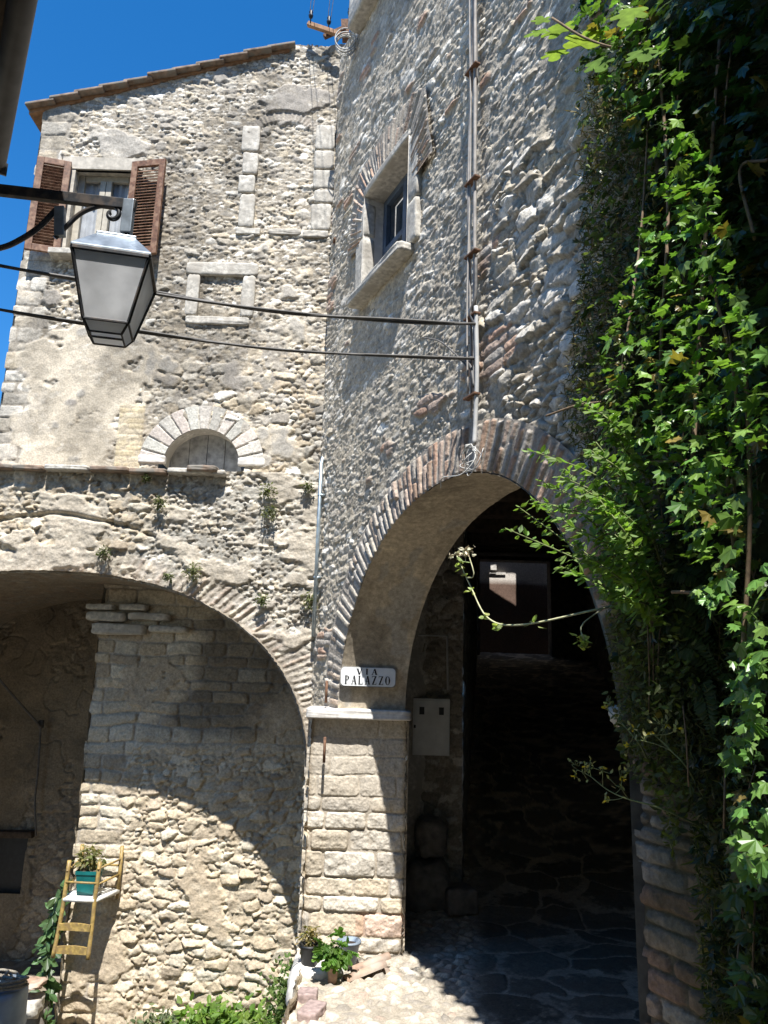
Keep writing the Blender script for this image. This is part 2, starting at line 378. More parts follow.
def in_poly(poly, n):
    P = np.array(poly, float); out = []
    lo = P.min(0); hi = P.max(0)
    while len(out) < n:
        q = lo + (hi - lo) * RNG.random(2); c = False; j = len(P) - 1
        for i in range(len(P)):
            if (P[i][1] > q[1]) != (P[j][1] > q[1]) and q[0] < (P[j][0] - P[i][0]) * (q[1] - P[i][1]) / (P[j][1] - P[i][1]) + P[i][0]: c = not c
            j = i
        if c: out.append(q)
    return out
def tuft(name, label, c, r, n, base, size, parent=None, shape=OVAL, out=(0, -1, .2), group=None, cat='plant', stem=True, mat='softleaf'):
    """a small bushy plant: thin stems with leaves round them"""
    c = np.array(c, float); o = thing(name, label, cat, tuple(c), group) if label else parent
    d = nrmz(RNG.normal(0, 1, (n, 3)) + np.array(out)); rad = r * RNG.random(n) ** .6
    pos = c + d * rad[:, None] * np.array([1, .7, 1])
    nor = d * .5 + UP * .7 + RNG.normal(0, .45, (n, 3)); tip = d + RNG.normal(0, .4, (n, 3)) - UP * .2
    leafmesh('foliage', [scatter(shape, pos, nor, tip, size * (.6 + .7 * RNG.random(n)), shade(n, base))], M[mat], o)
    if stem:
        b = MB()
        for i in range(0, n, max(1, n // 9)): b.tube(curve([c - np.array(out) * .03, c + d[i] * rad[i] * .5 + UP * .02, pos[i]], 5), .004, 5)
        b.build('stem', M['stalk'], o, True)
    return o
M['darkstone'] = plain('damp_stone', (.20, .18, .155), .9, sc=14, amt=.4, bs=.7, bd=.01)
M['stalk'] = plain('green_stalk', (.17, .20, .07), .7, sc=30, amt=.4, bs=0)
M['vine'] = plain('brown_vine_stem', (.20, .14, .085), .85, sc=40, amt=.4, bs=.2)
M['palestalk'] = plain('pale_dry_stalk', (.50, .50, .30), .75, sc=30, amt=.3, bs=0)

# ================================================================== THE LEFT HOUSE
YU, YL, YI = 7.30, 7.05, 8.05          # upper face, lower face, recessed inner wall
house = thing('stone_house', 'tall rubble stone house at left with brown shutters, tiled verge and deep arched recess', 'house', (-2.4, 7.3, -3.3))
XL, XS = -4.03, -.56
def roofz(x): return np.where(x < -1.27, 6.225 + (x + 4.05) * .324, 7.23)
nx, nz = 335, 520
xs = np.linspace(XL - .06, XS + .1, nx); zs = np.linspace(1.9, 7.5, nz)
X, Z = np.meshgrid(xs, zs, indexing='ij')
h, c = rubble(X, Z, 100, .15, .08, .028, .46, mort=(.34,.295,.23), rough=.009, small=.6)
h2, c2 = rubble(X, Z, 140, .11, .062, .024, .52, pal=LIME, mort=(.32,.28,.22), rough=.010, small=.4)
f = sm(.46, .56, fbm(X / .9, Z / .7, 77, 3)); h = h * (1 - f) + h2 * f; c = mix(c, c2, f)
# smoother mortar-rich zones and larger stones low on the right
h3, c3 = rubble(X, Z, 180, .165, .115, .036, .36, pal=np.vstack([LIME, WARM]), small=.45, rough=.009)
f = sm(.3, .6, (fbm(X / .8, Z / .8, 81, 3)) + .35 * sm(3.4, 2.3, Z) - .1) * sm(-2.6, -2.0, X) * sm(3.9, 3.2, Z); h = h * (1 - f) + h3 * f; c = mix(c, c3, f)
# quoins at the left corner
qr = np.cumsum(np.r_[1.9, RNG.uniform(.10, .20, 40)])
hq, cq = coursed(X, Z, 210, qr, .25, .5, .02, .01, pal=np.vstack([LIME, LIME[:2]]), flush=.4)
qw = XL + .26 + .14 * hsh(np.searchsorted(qr, Z).astype(np.int64), 0 * X.astype(np.int64), 5)
f = sm(.02, -.02, X - qw); h = h * (1 - f) + (hq + .008) * f; c = mix(c, cq, f)
def patch(h, c, mask, col, lvl, k, rough=.006):
    hp = lvl + rough * (fbm(X / .12, Z / .12, k, 4) - .5) * 2
    cp = np.array(col) * (.8 + .4 * fbm(X / .35, Z / .35, k + 3, 4))[..., None]
    w = mask * sm(.0, .012, hp - h + .012)
    return h * (1 - mask) + np.maximum(h * .5, hp) * mask, mix(c, cp, mask * (.55 + .45 * sm(.3, .5, fbm(X / .2, Z / .2, k + 8, 3))))
nz_ = fbm(X / .35, Z / .35, 300, 4)
m1 = sm(.42, .50, nz_ + .42 * sm(-2.35, -3.0, X) * sm(3.75, 3.2, Z) * sm(-3.98, -3.6, X) - .25)
h, c = patch(h, c, m1, (.60, .53, .42), .030, 310, .011)
m2 = sm(.42, .5, nz_ + .5 * np.exp(-((X + 3.0) / .55) ** 2 - ((Z - 5.78) / .22) ** 2) - .3)
h, c = patch(h, c, m2, (.42, .39, .34), .034, 330, .012)
m3 = sm(.40, .5, fbm(X / .4, Z / .3, 360, 4) + .45 * np.exp(-((X + 1.1) / .7) ** 2 - ((Z - 6.45) / .2) ** 2) - .28)
h, c = patch(h, c, m3, (.35, .32, .28), .034, 350, .012)
# brick strip beside the plaster
mb = sm(0, .02, X + 2.78) * sm(0, .02, -2.50 - X) * sm(2.72, 2.66, Z)
hb, cb = coursed(X, Z, 230, np.arange(1.9, 2.9, .058), .12, .3, .008, .003, pal=np.array([(.58, .49, .33), (.54, .45, .30), (.6, .52, .38)]), mort=(.50, .43, .32), warp=.004)
h = h * (1 - mb) + (hb + .028) * mb; c = mix(c, cb, mb)
# walled-up tall window: infill slightly recessed, faint relieving arch above
mi = sm(0, .03, X + 1.62) * sm(0, .03, -.90 - X) * sm(0, .03, 6.10 + .12 * np.sqrt(np.clip(1 - ((X + 1.26) / .4) ** 2, 0, 1)) - Z) * sm(4.75, 4.80, Z)
h = h - .02 * mi
ra = np.hypot(X + 1.26, (Z - 5.75)); arc = sm(.42, .44, ra) * sm(.56, .54, ra) * sm(6.0, 6.08, Z)
hb, cb = ringbricks(np.arctan2(X + 1.26, Z - 5.75) * .5, ra - .43, 240, .05, .13, .02, pal=BRICKG[:3] * .9); h = h * (1 - arc) + hb * arc; c = mix(c, cb, arc)
mi2 = ((X > -2.08) & (X < -1.57) & (Z > 3.7) & (Z < 4.22)); h = h - .025 * mi2
st = sm(.42, .66, fbm(X / .55, Z / 1.1, 370, 4)); c = c * (1 - .38 * st)[..., None]      # grey weathering stains
top = roofz(X) - .02 + .07 * (fbm(X / .18, X * 0, 7, 3) - .5) * (X > -1.27)
jag = XL + .035 * hsh(np.searchsorted(qr, Z).astype(np.int64), 0 * X.astype(np.int64), 9)
WX0, WX1, WZ0, WZ1 = -3.56, -2.92, 4.40, 5.45
LX, LZ, LR = -1.88, 2.06, .39
cX, cZ = cells(X), cells(Z)
keep = (cells(Z - top) < 0) & (cells(X - jag) > 0) & ~((cX > WX0) & (cX < WX1) & (cZ > WZ0) & (cZ < WZ1)) & ~(np.hypot(cX - LX, cZ - LZ) < LR + .05)
P = np.stack([X, YU - h, Z], -1)
grid('upper_wall', P, M['stone'], house, c, keep)
b = MB()
b.quad((XL + .01, YU - .01, 1.5), (XL + .01, 12, 1.5), (XL + .01, 12, 6.25), (XL + .01, YU - .01, 6.25))
b.quad((XL, 12, -3.3), (XS + .6, 12, -3.3), (XS + .6, 12, 7.2), (XL, 12, 6.25))
b.quad((-1.3, YU + .02, 7.05), (XS + .3, YU + .02, 7.2), (XS + .3, 12, 7.2), (-1.3, 12, 7.05))
b.build('rear_wall', plain('rear_masonry', (.4, .36, .3), .95, sc=9, amt=.5, bs=.8, bd=.02), house)
# --- roof: stepped tiles seen along the verge, boarding beneath
rf = MB(); n = 11; x0, x1 = -4.20, -1.24
for i in range(n):
    a = x0 + (x1 - x0) * i / n; e = x0 + (x1 - x0) * (i + 1) / n + .05
    za, ze = 6.215 + (a + 4.05) * .324, 6.215 + (e + 4.05) * .324
    j = (RNG.random() - .5) * .025
    V = [(a, YU - .11 + j, za + .045), (e, YU - .11 + j, ze + .012), (e, 12, ze + .012), (a, 12, za + .045),
         (a, YU - .11 + j, za + .075), (e, YU - .11 + j, ze + .042), (e, 12, ze + .042), (a, 12, za + .075)]
    rf.add(V, [(3, 2, 1, 0), (4, 5, 6, 7), (0, 1, 5, 4), (1, 2, 6, 5), (2, 3, 7, 6), (3, 0, 4, 7)])
roof = rf.build('roof', M['tile'], house, bevel=.008)
b = MB()
b.add([(x0 + .02, YU - .03, 6.155), (x1 - .02, YU - .03, 7.11), (x1 - .02, 12, 7.11), (x0 + .02, 12, 6.155), (x0 + .02, YU - .03, 6.21), (x1 - .02, YU - .03, 7.15), (x1 - .02, 12, 7.15), (x0 + .02, 12, 6.21)],
      [(3, 2, 1, 0), (4, 5, 6, 7), (0, 1, 5, 4), (1, 2, 6, 5), (2, 3, 7, 6), (3, 0, 4, 7)])
b.build('eave_board', M['timber'], roof)
# --- shuttered window
win = MB()
for a, e in (((WX0, WZ0), (WX0, WZ1)), ((WX0, WZ1), (WX1, WZ1)), ((WX1, WZ1), (WX1, WZ0)), ((WX1, WZ0), (WX0, WZ0))):
    win.quad((a[0], YU - .02, a[1]), (e[0], YU - .02, e[1]), (e[0], YU + .26, e[1]), (a[0], YU + .26, a[1]))
win.box(((WX0 + WX1) / 2 - .02, YU - .015, WZ1 + .075), (WX1 - WX0 + .26, .06, .15))
for sx in (WX0 - .04, WX1 + .03): win.box((sx, YU - .012, (WZ0 + WZ1) / 2), (.09, .05, WZ1 - WZ0 - .01))
wo = win.build('window', plain('window_plaster', (.50, .46, .39), .9, sc=14, amt=.35, bs=.5, bd=.006), house)
b = MB(); yf = YU + .10
xm = (WX0 + WX1) / 2
for xa in (WX0 + .035, WX1 - .035): b.box((xa, yf, (WZ0 + WZ1) / 2), (.07, .05, WZ1 - WZ0 - .004))
for xa in (xm - .034, xm + .034): b.box((xa, yf - .012, (WZ0 + WZ1) / 2), (.062, .05, WZ1 - WZ0 - .15))
for za in (WZ0 + .04, WZ1 - .037): b.box((xm, yf + .002, za), (WX1 - WX0 - .15, .046, .07))
b.build('frame', M['framepaint'], wo, bevel=.006)
b = MB()
for xa, xb in ((WX0 + .07, xm - .066), (xm + .066, WX1 - .07)): b.quad((xa, yf + .01, WZ0 + .07), (xb, yf + .01, WZ0 + .07), (xb, yf + .01, WZ1 - .07), (xa, yf + .01, WZ1 - .07))
b.build('pane', M['glass'], wo)
q = np.linspace(WX0 + .06, WX1 - .06, 60); zz = np.linspace(WZ0, WZ1, 8)
QX, QZ = np.meshgrid(q, zz, indexing='ij')
grid('curtain', np.stack([QX, yf + .045 + .012 * np.sin(QX * 75 + QZ * .8) + .01 * np.sin(QX * 31), QZ], -1), M['curtain'], wo)
b = MB(); b.box((xm, yf + .32, (WZ0 + WZ1) / 2), (1.1, .02, 1.4)); b.build('room_back', M['darkwood'], wo)
b = MB(); b.box((xm, YU - .06, WZ0 - .035), (WX1 - WX0 + .24, .2, .07), jit=.008); b.build('sill', M['dressed'], wo, bevel=.01)
def shutter(p0, p1, zb, zt, lean):
    """hinge p0 to free edge p1, both on the ground plan"""
    p0 = np.array([*p0, 0.]); p1 = np.array([*p1, 0.]); d = nrmz(p1 - p0); w = np.linalg.norm(p1 - p0); nn = np.cross(d, UP)
    b = MB(); mid = (p0 + p1) / 2
    for q_ in (p0 + d * .035, p1 - d * .035): b.box(q_ + UP * (zb + zt) / 2, (.07, .038, zt - zb), d, nn)
    for z_ in (zb + .04, zt - .035): b.box(mid + UP * z_, (w - .14, .034, .075), d, nn)
    o = b.build('shutter', M['wood'], house, bevel=.005)
    s = MB(); k = int((zt - zb - .16) / .036)
    for i in range(k):
        z_ = zb + .095 + i * .036
        s.box(mid + UP * z_, (w - .145, .007, .040), d, nrmz(nn + UP * .9), nrmz(UP - nn * .9))
    s.build('louvre', M['wood'], o)
shutter((WX0 - .03, YU - .075), (WX0 - .37, YU - .16), 4.36, 5.50, 0)
shutter((WX1 + .01, YU - .08), (WX1 + .40, YU - .15), 4.36, 5.52, 0)
# --- lunette with fan of pale voussoirs
rv = np.linspace(0, 1, 28); nv = 13
lun = thing_part = None
th = np.linspace(0, math.pi, 190); rr = np.linspace(LR, .64, 30)
TH, RR = np.meshgrid(th, rr, indexing='ij'); k = np.floor(TH / math.pi * nv).astype(np.int64); fr = TH / math.pi * nv - k
ed = np.minimum(fr, 1 - fr) * math.pi / nv * RR; hh = .022 * sm(.001, .010, np.minimum(ed, np.minimum(RR - LR + .012, .652 - RR))) + .006 * (fbm(TH * 9, RR * 30, 410, 3) - .5)
hh += .006 * (hsh(k, k * 0, 3) - .5)
cc = np.array([[.54, .505, .45]]) * (.8 + .3 * hsh(k, k * 0, 4))[..., None]; cc[..., 0] *= 1 + .12 * (hsh(k, k * 0, 6) - .4); cc = vary(TH, RR, 420, cc)
grid('lunette_arch', np.stack([LX + RR * np.cos(TH), YU - .012 - hh, LZ + RR * np.sin(TH)], -1), M['stone'], house, cc)
rev = np.stack([np.stack([LX + LR * np.cos(th), np.full_like(th, y), LZ + LR * np.sin(th)], -1) for y in (YU - .02, YU + .24)], 1)
grid('lunette_reveal', rev, M['dressed'], house)
for i in range(4):
    xa = LX - .37 + .187 * i; b = MB(); b.box((xa + .09, YU + .19 + .006 * (i % 2), LZ + .14), (.183, .03, .52), jit=.006)
    b.build('board', M['oldwood'], house, bevel=.004)
for sx in (-1, 1):
    stoneblock('impost_block', (LX + sx * .51, YU - .005, LZ + .05), (.28, .07, .085), M['dressedw'], house, seed=20 + sx, amp=.006)
# --- dressed blocks: walled-up window jambs and small blind frame
def block(x0, x1, z0, z1, seed, m='dressed', y=YU, th_=.07):
    stoneblock('dressed_block', ((x0 + x1) / 2, y - .004, (z0 + z1) / 2), (x1 - x0, th_, z1 - z0), M[m], house, seed=seed, amp=.011, power=10)
for i, (a, e) in enumerate([(5.75, 6.08), (5.46, 5.73), (5.22, 5.44), (4.79, 5.20)]): block(-1.73 + .03 * (i % 2), -1.53 - .02 * (i == 2), a, e, 40 + i)
for i, (a, e) in enumerate([(5.80, 6.12), (5.55, 5.78), (5.30, 5.53), (5.12, 5.28), (4.78, 5.10)]): block(-.90 + .02 * (i == 3), -.68 + .05 * (i in (2, 3)), a, e, 50 + i)
block(-1.72, -1.45, 4.70, 4.78, 61); block(-1.35, -1.0, 4.71, 4.78, 62); block(-.98, -.7, 4.69, 4.77, 63)
block(-2.20, -2.06, 3.72, 4.20, 70); block(-1.60, -1.46, 3.72, 4.20, 71); block(-2.22, -1.44, 4.20, 4.35, 72); block(-2.18, -1.5, 3.62, 3.71, 73)
# --- lower wall with the big arch
AX, AZ, AA, AB, AP, AR = -3.14, -.90, 2.53, 1.81, 2.25, 2.15        # centre, half span, rise, squareness, mean radius
def arch_g(x, z): return (np.abs((x - AX) / AA) ** AP + np.abs((z - AZ) / AB) ** AP) ** (1 / AP) * AR
def arch_in(x, z, r): return ((z > AZ) & (arch_g(x, z) < r)) | ((z <= AZ) & (np.abs(x - AX) < AA - (AR - r)))
nx, nz = 520, 500
xs = np.linspace(-6.2, -.50, nx); zs = np.linspace(-3.4, 1.94, nz)
X, Z = np.meshgrid(xs, zs, indexing='ij')
h, c = rubble(X, Z, 500, .13, .075, .046, .55, pal=np.vstack([GREYS, LIME]), mort=(.44, .415, .36), rough=.014, small=.7)
h2, c2 = rubble(X, Z, 540, .17, .10, .05, .62, pal=WARM, mort=(.48, .43, .35), rough=.015)
f = sm(.35, .6, fbm(X / .8, Z / .5, 520, 3) + .5 * sm(-1.9, -2.7, X) - .28); h = h * (1 - f) + h2 * f; c = mix(c, c2, f)
rr = arch_g(X, Z); an = np.arctan2((X - AX) / AA, (Z - AZ) / AB)
hb, cb = ringbricks(an * AR, rr - AR, 560, .062, .30, .040, pal=np.array([(.50, .45, .37), (.46, .40, .33), (.52, .47, .38), (.44, .35, .28), (.42, .39, .35)]), split=.2, mort=(.34, .30, .25), gap=.009)
w = .7 * sm(.27, .21, rr - AR + .18 * (fbm(an * 5, rr * 5, 570, 3) - .5)) * (Z > AZ) * (.15 + .85 * sm(.44, .56, fbm(an * 3.2, rr * 2, 580, 4) + .18 * sm(.75, 1.1, an) + .14 * sm(-.2, .1, an) * sm(.55, .2, an)))
h = h * (1 - w) + (hb + .006) * w; c = mix(c, cb, w)
# flakes of old render and dark weathering below the ledge
m1 = sm(.60, .68, fbm(X / .5, Z / .3, 590, 4) + .25 * np.exp(-((X + 3.2) / .9) ** 2 - ((Z - 1.25) / .25) ** 2)); hp = .05 + .03 * (fbm(X / .08, Z / .06, 595, 5) - .5)
h = h * (1 - m1) + np.maximum(h, hp) * m1; c = mix(c, np.array((.52, .46, .37)) * (.8 + .4 * fbm(X / .2, Z / .2, 597, 3))[..., None], m1 * .8)
crk = np.exp(-((Z - 1.32 - .12 * np.sin((X + 3.9) * 2.2) - .04 * fbm(X / .2, X * 0, 3, 3)) / .018) ** 2) * (X < -2.2) * (X > -4.2); h = h - .05 * crk * sm(.35, .55, fbm(X / .2, Z / .2, 599, 3)); st = sm(.45, .62, fbm(X / .5, Z / .5, 598, 4) + .1 * sm(1.3, 1.9, Z)); c = c * (1 - .18 * st)[..., None]
keep = ~arch_in(cells(X), cells(Z), AR - .035) & (cells(X) < np.where(cells(Z) < -.35, -.60, -.50))
grid('lower_wall', np.stack([X, YL - h + .03, Z], -1), M['rough'], house, c, keep)
# soffit of the big arch, jambs, back of the recess
th = np.linspace(-.02, math.pi + .02, 260); ys = np.linspace(YL - .07, 9.7, 130)
TH, YY = np.meshgrid(th, ys, indexing='ij')
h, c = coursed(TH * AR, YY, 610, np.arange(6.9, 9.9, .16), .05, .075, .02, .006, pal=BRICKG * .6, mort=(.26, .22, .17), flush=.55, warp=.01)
cs_, sn_ = np.cos(TH), np.sin(TH); kk = (AR - h) / AR; px = AX + kk * AA * np.sign(cs_) * np.abs(cs_) ** (2 / AP); pz = AZ + kk * AB * np.sign(sn_) * np.abs(sn_) ** (2 / AP)
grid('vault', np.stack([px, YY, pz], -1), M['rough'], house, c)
zs = np.linspace(-3.4, AZ + .02, 110); ys = np.linspace(YL - .01, 8.2, 70); YY, ZZ = np.meshgrid(ys, zs, indexing='ij')
h, c = rubble(YY, ZZ, 640, .2, .12, .04, .4, pal=WARM)
grid('arch_jamb', np.stack([AX + AA - h + .01, YY, ZZ], -1), M['rough'], house, c)
zs = np.linspace(-3.4, AZ + .02, 40); ys = np.linspace(YL - .01, 9.7, 60); YY, ZZ = np.meshgrid(ys, zs, indexing='ij')
h, c = rubble(YY, ZZ, 650, .2, .12, .04, .4, pal=WARM)
grid('arch_jamb', np.stack([AX - AA + h, YY, ZZ], -1), M['rough'], house, c)
# inner wall, sunlit at its foot
nx, nz = 250, 430
IX0 = -3.03
xs = np.linspace(IX0, -.55, nx); zs = np.linspace(-3.5, 1.0, nz); X, Z = np.meshgrid(xs, zs, indexing='ij')
h, c = rubble(X, Z, 700, .185, .105, .042, .30, pal=WARM, mort=(.44, .375, .28), rough=.009, p=2.8, small=.28, edge=.18)
rows = np.cumsum(np.r_[-3.5, RNG.uniform(.10, .17, 50)])
h2, c2 = coursed(X, Z, 720, rows, .2, .48, .036, .009, pal=WARM, mort=(.44, .39, .32), warp=.035, flush=.28, rough=.009)
f = np.clip(sm(-2.35, -2.75, X + .25 * (fbm(X / .3, Z / .3, 730, 2) - .5)) + sm(-.95, -.6, Z), 0, 1); h = h * (1 - f) + h2 * f; c = mix(c, c2, f)
m1 = sm(.60, .635, fbm(X / .55, Z / .45, 740, 5) + .035 * sm(-1.4, -.5, Z)); hp = .036 + .032 * (fbm(X / .1, Z / .1, 745, 3) - .5)
h = h * (1 - m1) + np.maximum(h * .85, hp) * m1; c = mix(c, np.array((.44, .36, .26)) * (.82 + .36 * fbm(X / .25, Z / .25, 747, 4))[..., None], m1 * .75)
dk = sm(.40, .62, fbm(X / .7, Z / .5, 750, 4) + .55 * np.exp(-((X + 1.55) / .42) ** 2 - ((Z - .25) / .55) ** 2) - .1) * sm(-.95, -.5, Z)      # darker blotches high on the wall under the arch
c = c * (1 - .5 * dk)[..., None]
qj = .05 * hsh(np.searchsorted(rows, Z).astype(np.int64), 0 * X.astype(np.int64), 5)
grid('inner_wall', np.stack([X, YI - h, Z], -1), M['rough'], house, c, (cells(X) > cells(IX0 + qj * (Z < 2))))
zs = np.linspace(-3.5, 1.0, 60); ys = np.linspace(YI - .03, 9.7, 30); YY, ZZ = np.meshgrid(ys, zs, indexing='ij')
h, c = rubble(YY, ZZ, 760, .2, .12, .03, .4, pal=WARM); grid('inner_wall_side', np.stack([IX0 + .03 - h, YY, ZZ], -1), M['rough'], house, c)
for i, (xa, xb, za, zb, yy) in enumerate([(-3.14, -2.72, .50, .60, 8.04), (-2.70, -2.25, .52, .60, 8.04), (-3.07, -2.5, .36, .48, 8.04), (-2.46, -2.05, .4, .47, 8.04), (-3.15, -2.85, .62, .68, 8.04), (-2.8, -2.5, .62, .69, 8.04)]):
    stoneblock('corbel_stone', ((xa + xb) / 2, yy, (za + zb) / 2), (xb - xa, .24, zb - za), M['dressed'], house, seed=90 + i, amp=.012)
# back of the recess: old render, dark hatch
nx, nz = 260, 400
xs = np.linspace(-6.0, -2.9, nx); zs = np.linspace(-3.5, 1.0, nz); X, Z = np.meshgrid(xs, zs, indexing='ij')
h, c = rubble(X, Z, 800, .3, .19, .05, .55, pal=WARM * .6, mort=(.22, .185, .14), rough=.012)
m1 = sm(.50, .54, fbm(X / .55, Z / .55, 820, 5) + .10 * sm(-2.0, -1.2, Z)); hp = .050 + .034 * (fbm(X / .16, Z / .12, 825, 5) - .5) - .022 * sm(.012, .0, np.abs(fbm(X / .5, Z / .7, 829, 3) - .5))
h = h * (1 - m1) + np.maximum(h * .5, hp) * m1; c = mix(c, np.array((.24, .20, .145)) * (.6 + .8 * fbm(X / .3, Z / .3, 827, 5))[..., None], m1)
keep = ~((cells(X) > -5.2) & (cells(X) < -4.17) & (cells(Z) > -2.62) & (cells(Z) < -2.0))
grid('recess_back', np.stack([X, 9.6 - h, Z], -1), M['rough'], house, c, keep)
b = MB(); b.box((-4.68, 9.80, -2.31), (1.1, .3, .7)); b.build('hatch', M['black'], house)
b = MB(); b.box((-4.67, 9.55, -1.96), (1.16, .16, .08), jit=.02); b.build('hatch_lintel', M['darkwood'], house, bevel=.01)
# ledge of slabs
i = 0; xa = -6.0
while xa < -1.6:
    w = RNG.uniform(.26, .5); xb = min(xa + w, -1.56)
    stoneblock('ledge_slab', ((xa + xb) / 2, 7.125, 1.905 + RNG.uniform(-.008, .008)), (xb - xa - .006, .36, .05), M['tile'] if RNG.random() < .6 else M['dressed'], house, seed=300 + i, amp=.008, power=12, n=6)
    xa = xb; i += 1
b = MB(); b.box((-3.3, 7.32, 1.86), (5.5, .5, .06)); b.build('ledge_bed', M['dressed'], house)
stoneblock('ledge_block', (-1.78, 7.05, 1.93), (.3, .3, .06), M['tile'], house, seed=350, amp=.01)

# ================================================================== THE ARCHWAY HOUSE (oblique wall)
arch = thing('archway_house', 'rubble stone building at centre with brick arch over a dark covered passage', 'house', tuple(W(2.4, -2.2)))
TC, ZC, AR2 = 2.40, -.30, 1.665
ts = np.concatenate([np.linspace(-.06, 2.0, 175), np.linspace(2.011, 4.3, 270), np.linspace(4.32, 6.6, 90)])
zs = np.concatenate([np.linspace(-2.3, -.5, 260), np.linspace(-.49, 5.0, 600), np.linspace(5.012, 8.0, 200)])
X, Z = np.meshgrid(ts, zs, indexing='ij')
h, c = rubble(X, Z, 900, .13, .062, .024, .62, pal=GREYS, mort=(.47, .41, .315), rough=.007, small=.5, pits=.8, edge=.16)
h2, c2 = rubble(X, Z, 940, .18, .082, .031, .56, pal=np.vstack([GREYS, LIME[:2]]), mort=(.45, .40, .32), rough=.0085, small=.5, pits=.8, edge=.16)
f = sm(.42, .56, fbm(X / .7, Z / .6, 950, 3) + .25 * sm(2.4, 3.2, X) - .05); h = h * (1 - f) + h2 * f; c = mix(c, c2, f)
h3, c3 = rubble(X, Z, 960, .21, .10, .064, .26, pal=np.array([(.56, .525, .46), (.48, .445, .38), (.42, .375, .305), (.51, .45, .35), (.60, .565, .50)]), mort=(.36, .305, .235), rough=.011, small=.35, edge=.15, warp=.45)
f = sm(.40, .55, fbm(X / .5, Z / .5, 965, 3) * .5 + .32 * sm(2.85, 3.25, X) * sm(3.5, 2.9, Z) * sm(.9, 1.3, Z) + .05); h = h * (1 - f) + h3 * f; c = mix(c, c3, f)
hb, cb = coursed(X, Z, 970, np.arange(-2.4, 8.1, .07), .18, .34, .026, .006, pal=BRICK, warp=.03)
f = sm(.50, .55, fbm(X / .5, Z / .25, 975, 3) - .22 + .34 * np.exp(-((X - 3.1) / .35) ** 2 - ((Z - 2.0) / .2) ** 2) + .26 * np.exp(-((X - 2.3) / .5) ** 2 - ((Z - 1.9) / .14) ** 2)); h = h * (1 - f) + (hb + .02) * f; c = mix(c, cb, f)
mj = sm(4.0, 4.12, X) * sm(-.1, -.35, Z)                    # long bricks of the near jamb
hb, cb = coursed(X, Z, 980, np.cumsum(np.r_[-2.4, RNG.uniform(.055, .095, 60)]), .22, .42, .026, .009, pal=np.vstack([BRICK, BRICKG]) * .58, mort=(.12, .10, .075), warp=.02, rough=.009); h = h * (1 - mj) + hb * mj; c = mix(c, cb, mj)
moss_shade = (1 - .45 * sm(-.2, -.5, Z) * sm(4.6, 4.35, X)) * sm(.35, .6, fbm(X / .6, Z / .6, 990, 4) + .75 * sm(4.0, 4.7, X) - .22) * sm(3.75, 4.2, X)     # moss and dirt at the near end, coloured near black to deepen its shade
c = mix(c, np.array((.045, .050, .020)) * (.6 + .8 * fbm(X / .1, Z / .1, 995, 3))[..., None], moss_shade)
V0, V1, U0, U1 = .93, 1.85, 3.40, 4.44                     # window opening
cX, cZ = cells(X), cells(Z); rad = np.hypot(cX - TC, cZ - ZC)
keep = ~(((cZ > ZC) & (rad < AR2 + .16 - .09 * sm(.5, -.5, (cX - TC) / AR2))) | ((cZ <= ZC) & (cX > .55) & (cX < TC + AR2 + .02 + .05 * hsh(np.floor(cZ / .12).astype(np.int64), 0 * np.floor(cX).astype(np.int64), 8))))
keep &= ~((cX > V0) & (cX < V1) & (cZ > U0) & (cZ < U1)) & ~((cZ > 6.92) & (cX < .22))
h = np.where(Z > -.4, .82 * h, h)
P = P0 + X[..., None] * T + h[..., None] * N + Z[..., None] * UP - .03 * N
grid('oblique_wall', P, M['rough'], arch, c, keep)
def SQ(t): return 1 - .055 * sm(.9, 1.9, t)     # the old arch has sagged on its far side
# brick ring of the arch
th = np.linspace(.0, math.pi + .02, 900); q = np.linspace(0, .335, 44); TH, Q = np.meshgrid(th, q, indexing='ij')
h, c = ringbricks(TH * AR2, Q, 1000, .069, .335, .034, pal=BRICK, split=.55, gap=.007)
h = h * (.25 + .75 * sm(.1, .5, TH)); h2, c2 = ringbricks(TH * AR2, Q, 1000, .069, .335, .05, pal=BRICKG, split=.55, gap=.008)
f = sm(1.75, 2.1, TH); c = mix(c, c2, f); mo = sm(.42, .6, fbm(TH * 6, Q * 5, 1005, 4) + .5 * sm(.55, .1, TH)) * sm(.8, .3, TH); c = mix(c, np.array((.05, .052, .022)) * np.ones(c.shape), mo * .85)
rr = AR2 + Q
P = P0 + (TC + rr * np.cos(TH))[..., None] * T + (h - .004)[..., None] * N + (ZC + rr * np.sin(TH) * SQ(TH))[..., None] * UP
grid('arch_ring', P, M['stone'], arch, c)
# soffit: plastered barrel running to the right
E = np.array([.55, .0, 0])
ss = np.linspace(0, 1, 60); th2 = np.linspace(.0, math.pi + .02, 260); TH, SS = np.meshgrid(th2, ss, indexing='ij')
h, c = coursed(TH * AR2 * 1.0, SS * .55, 1020, np.arange(-.1, .8, .28), .055, .10, .006, .002, pal=np.array([(.54, .46, .34), (.52, .445, .33), (.56, .48, .36)]), mort=(.48, .41, .31), warp=.006, flush=.6)
h += .02 * (fbm(TH * 2, SS * 2, 1030, 3) - .5)
sf = sm(.42, .6, fbm(TH * 2.5, SS * 1.2, 1033, 4)); c = c * (1 - .3 * sf)[..., None]; pt_ = sm(.6, .66, fbm(TH * 4, SS * 2.5, 1036, 4)); c = mix(c, np.array((.40, .37, .32)) * np.ones(c.shape), pt_ * .8)
rr = AR2 - h - .002
base = P0 + (TC + rr * np.cos(TH))[..., None] * T + (ZC + rr * np.sin(TH) * SQ(TH))[..., None] * UP
grid('soffit', base + SS[..., None] * E + .012 * N * (1 - SS[..., None]), M['plasterwork'], arch, c)
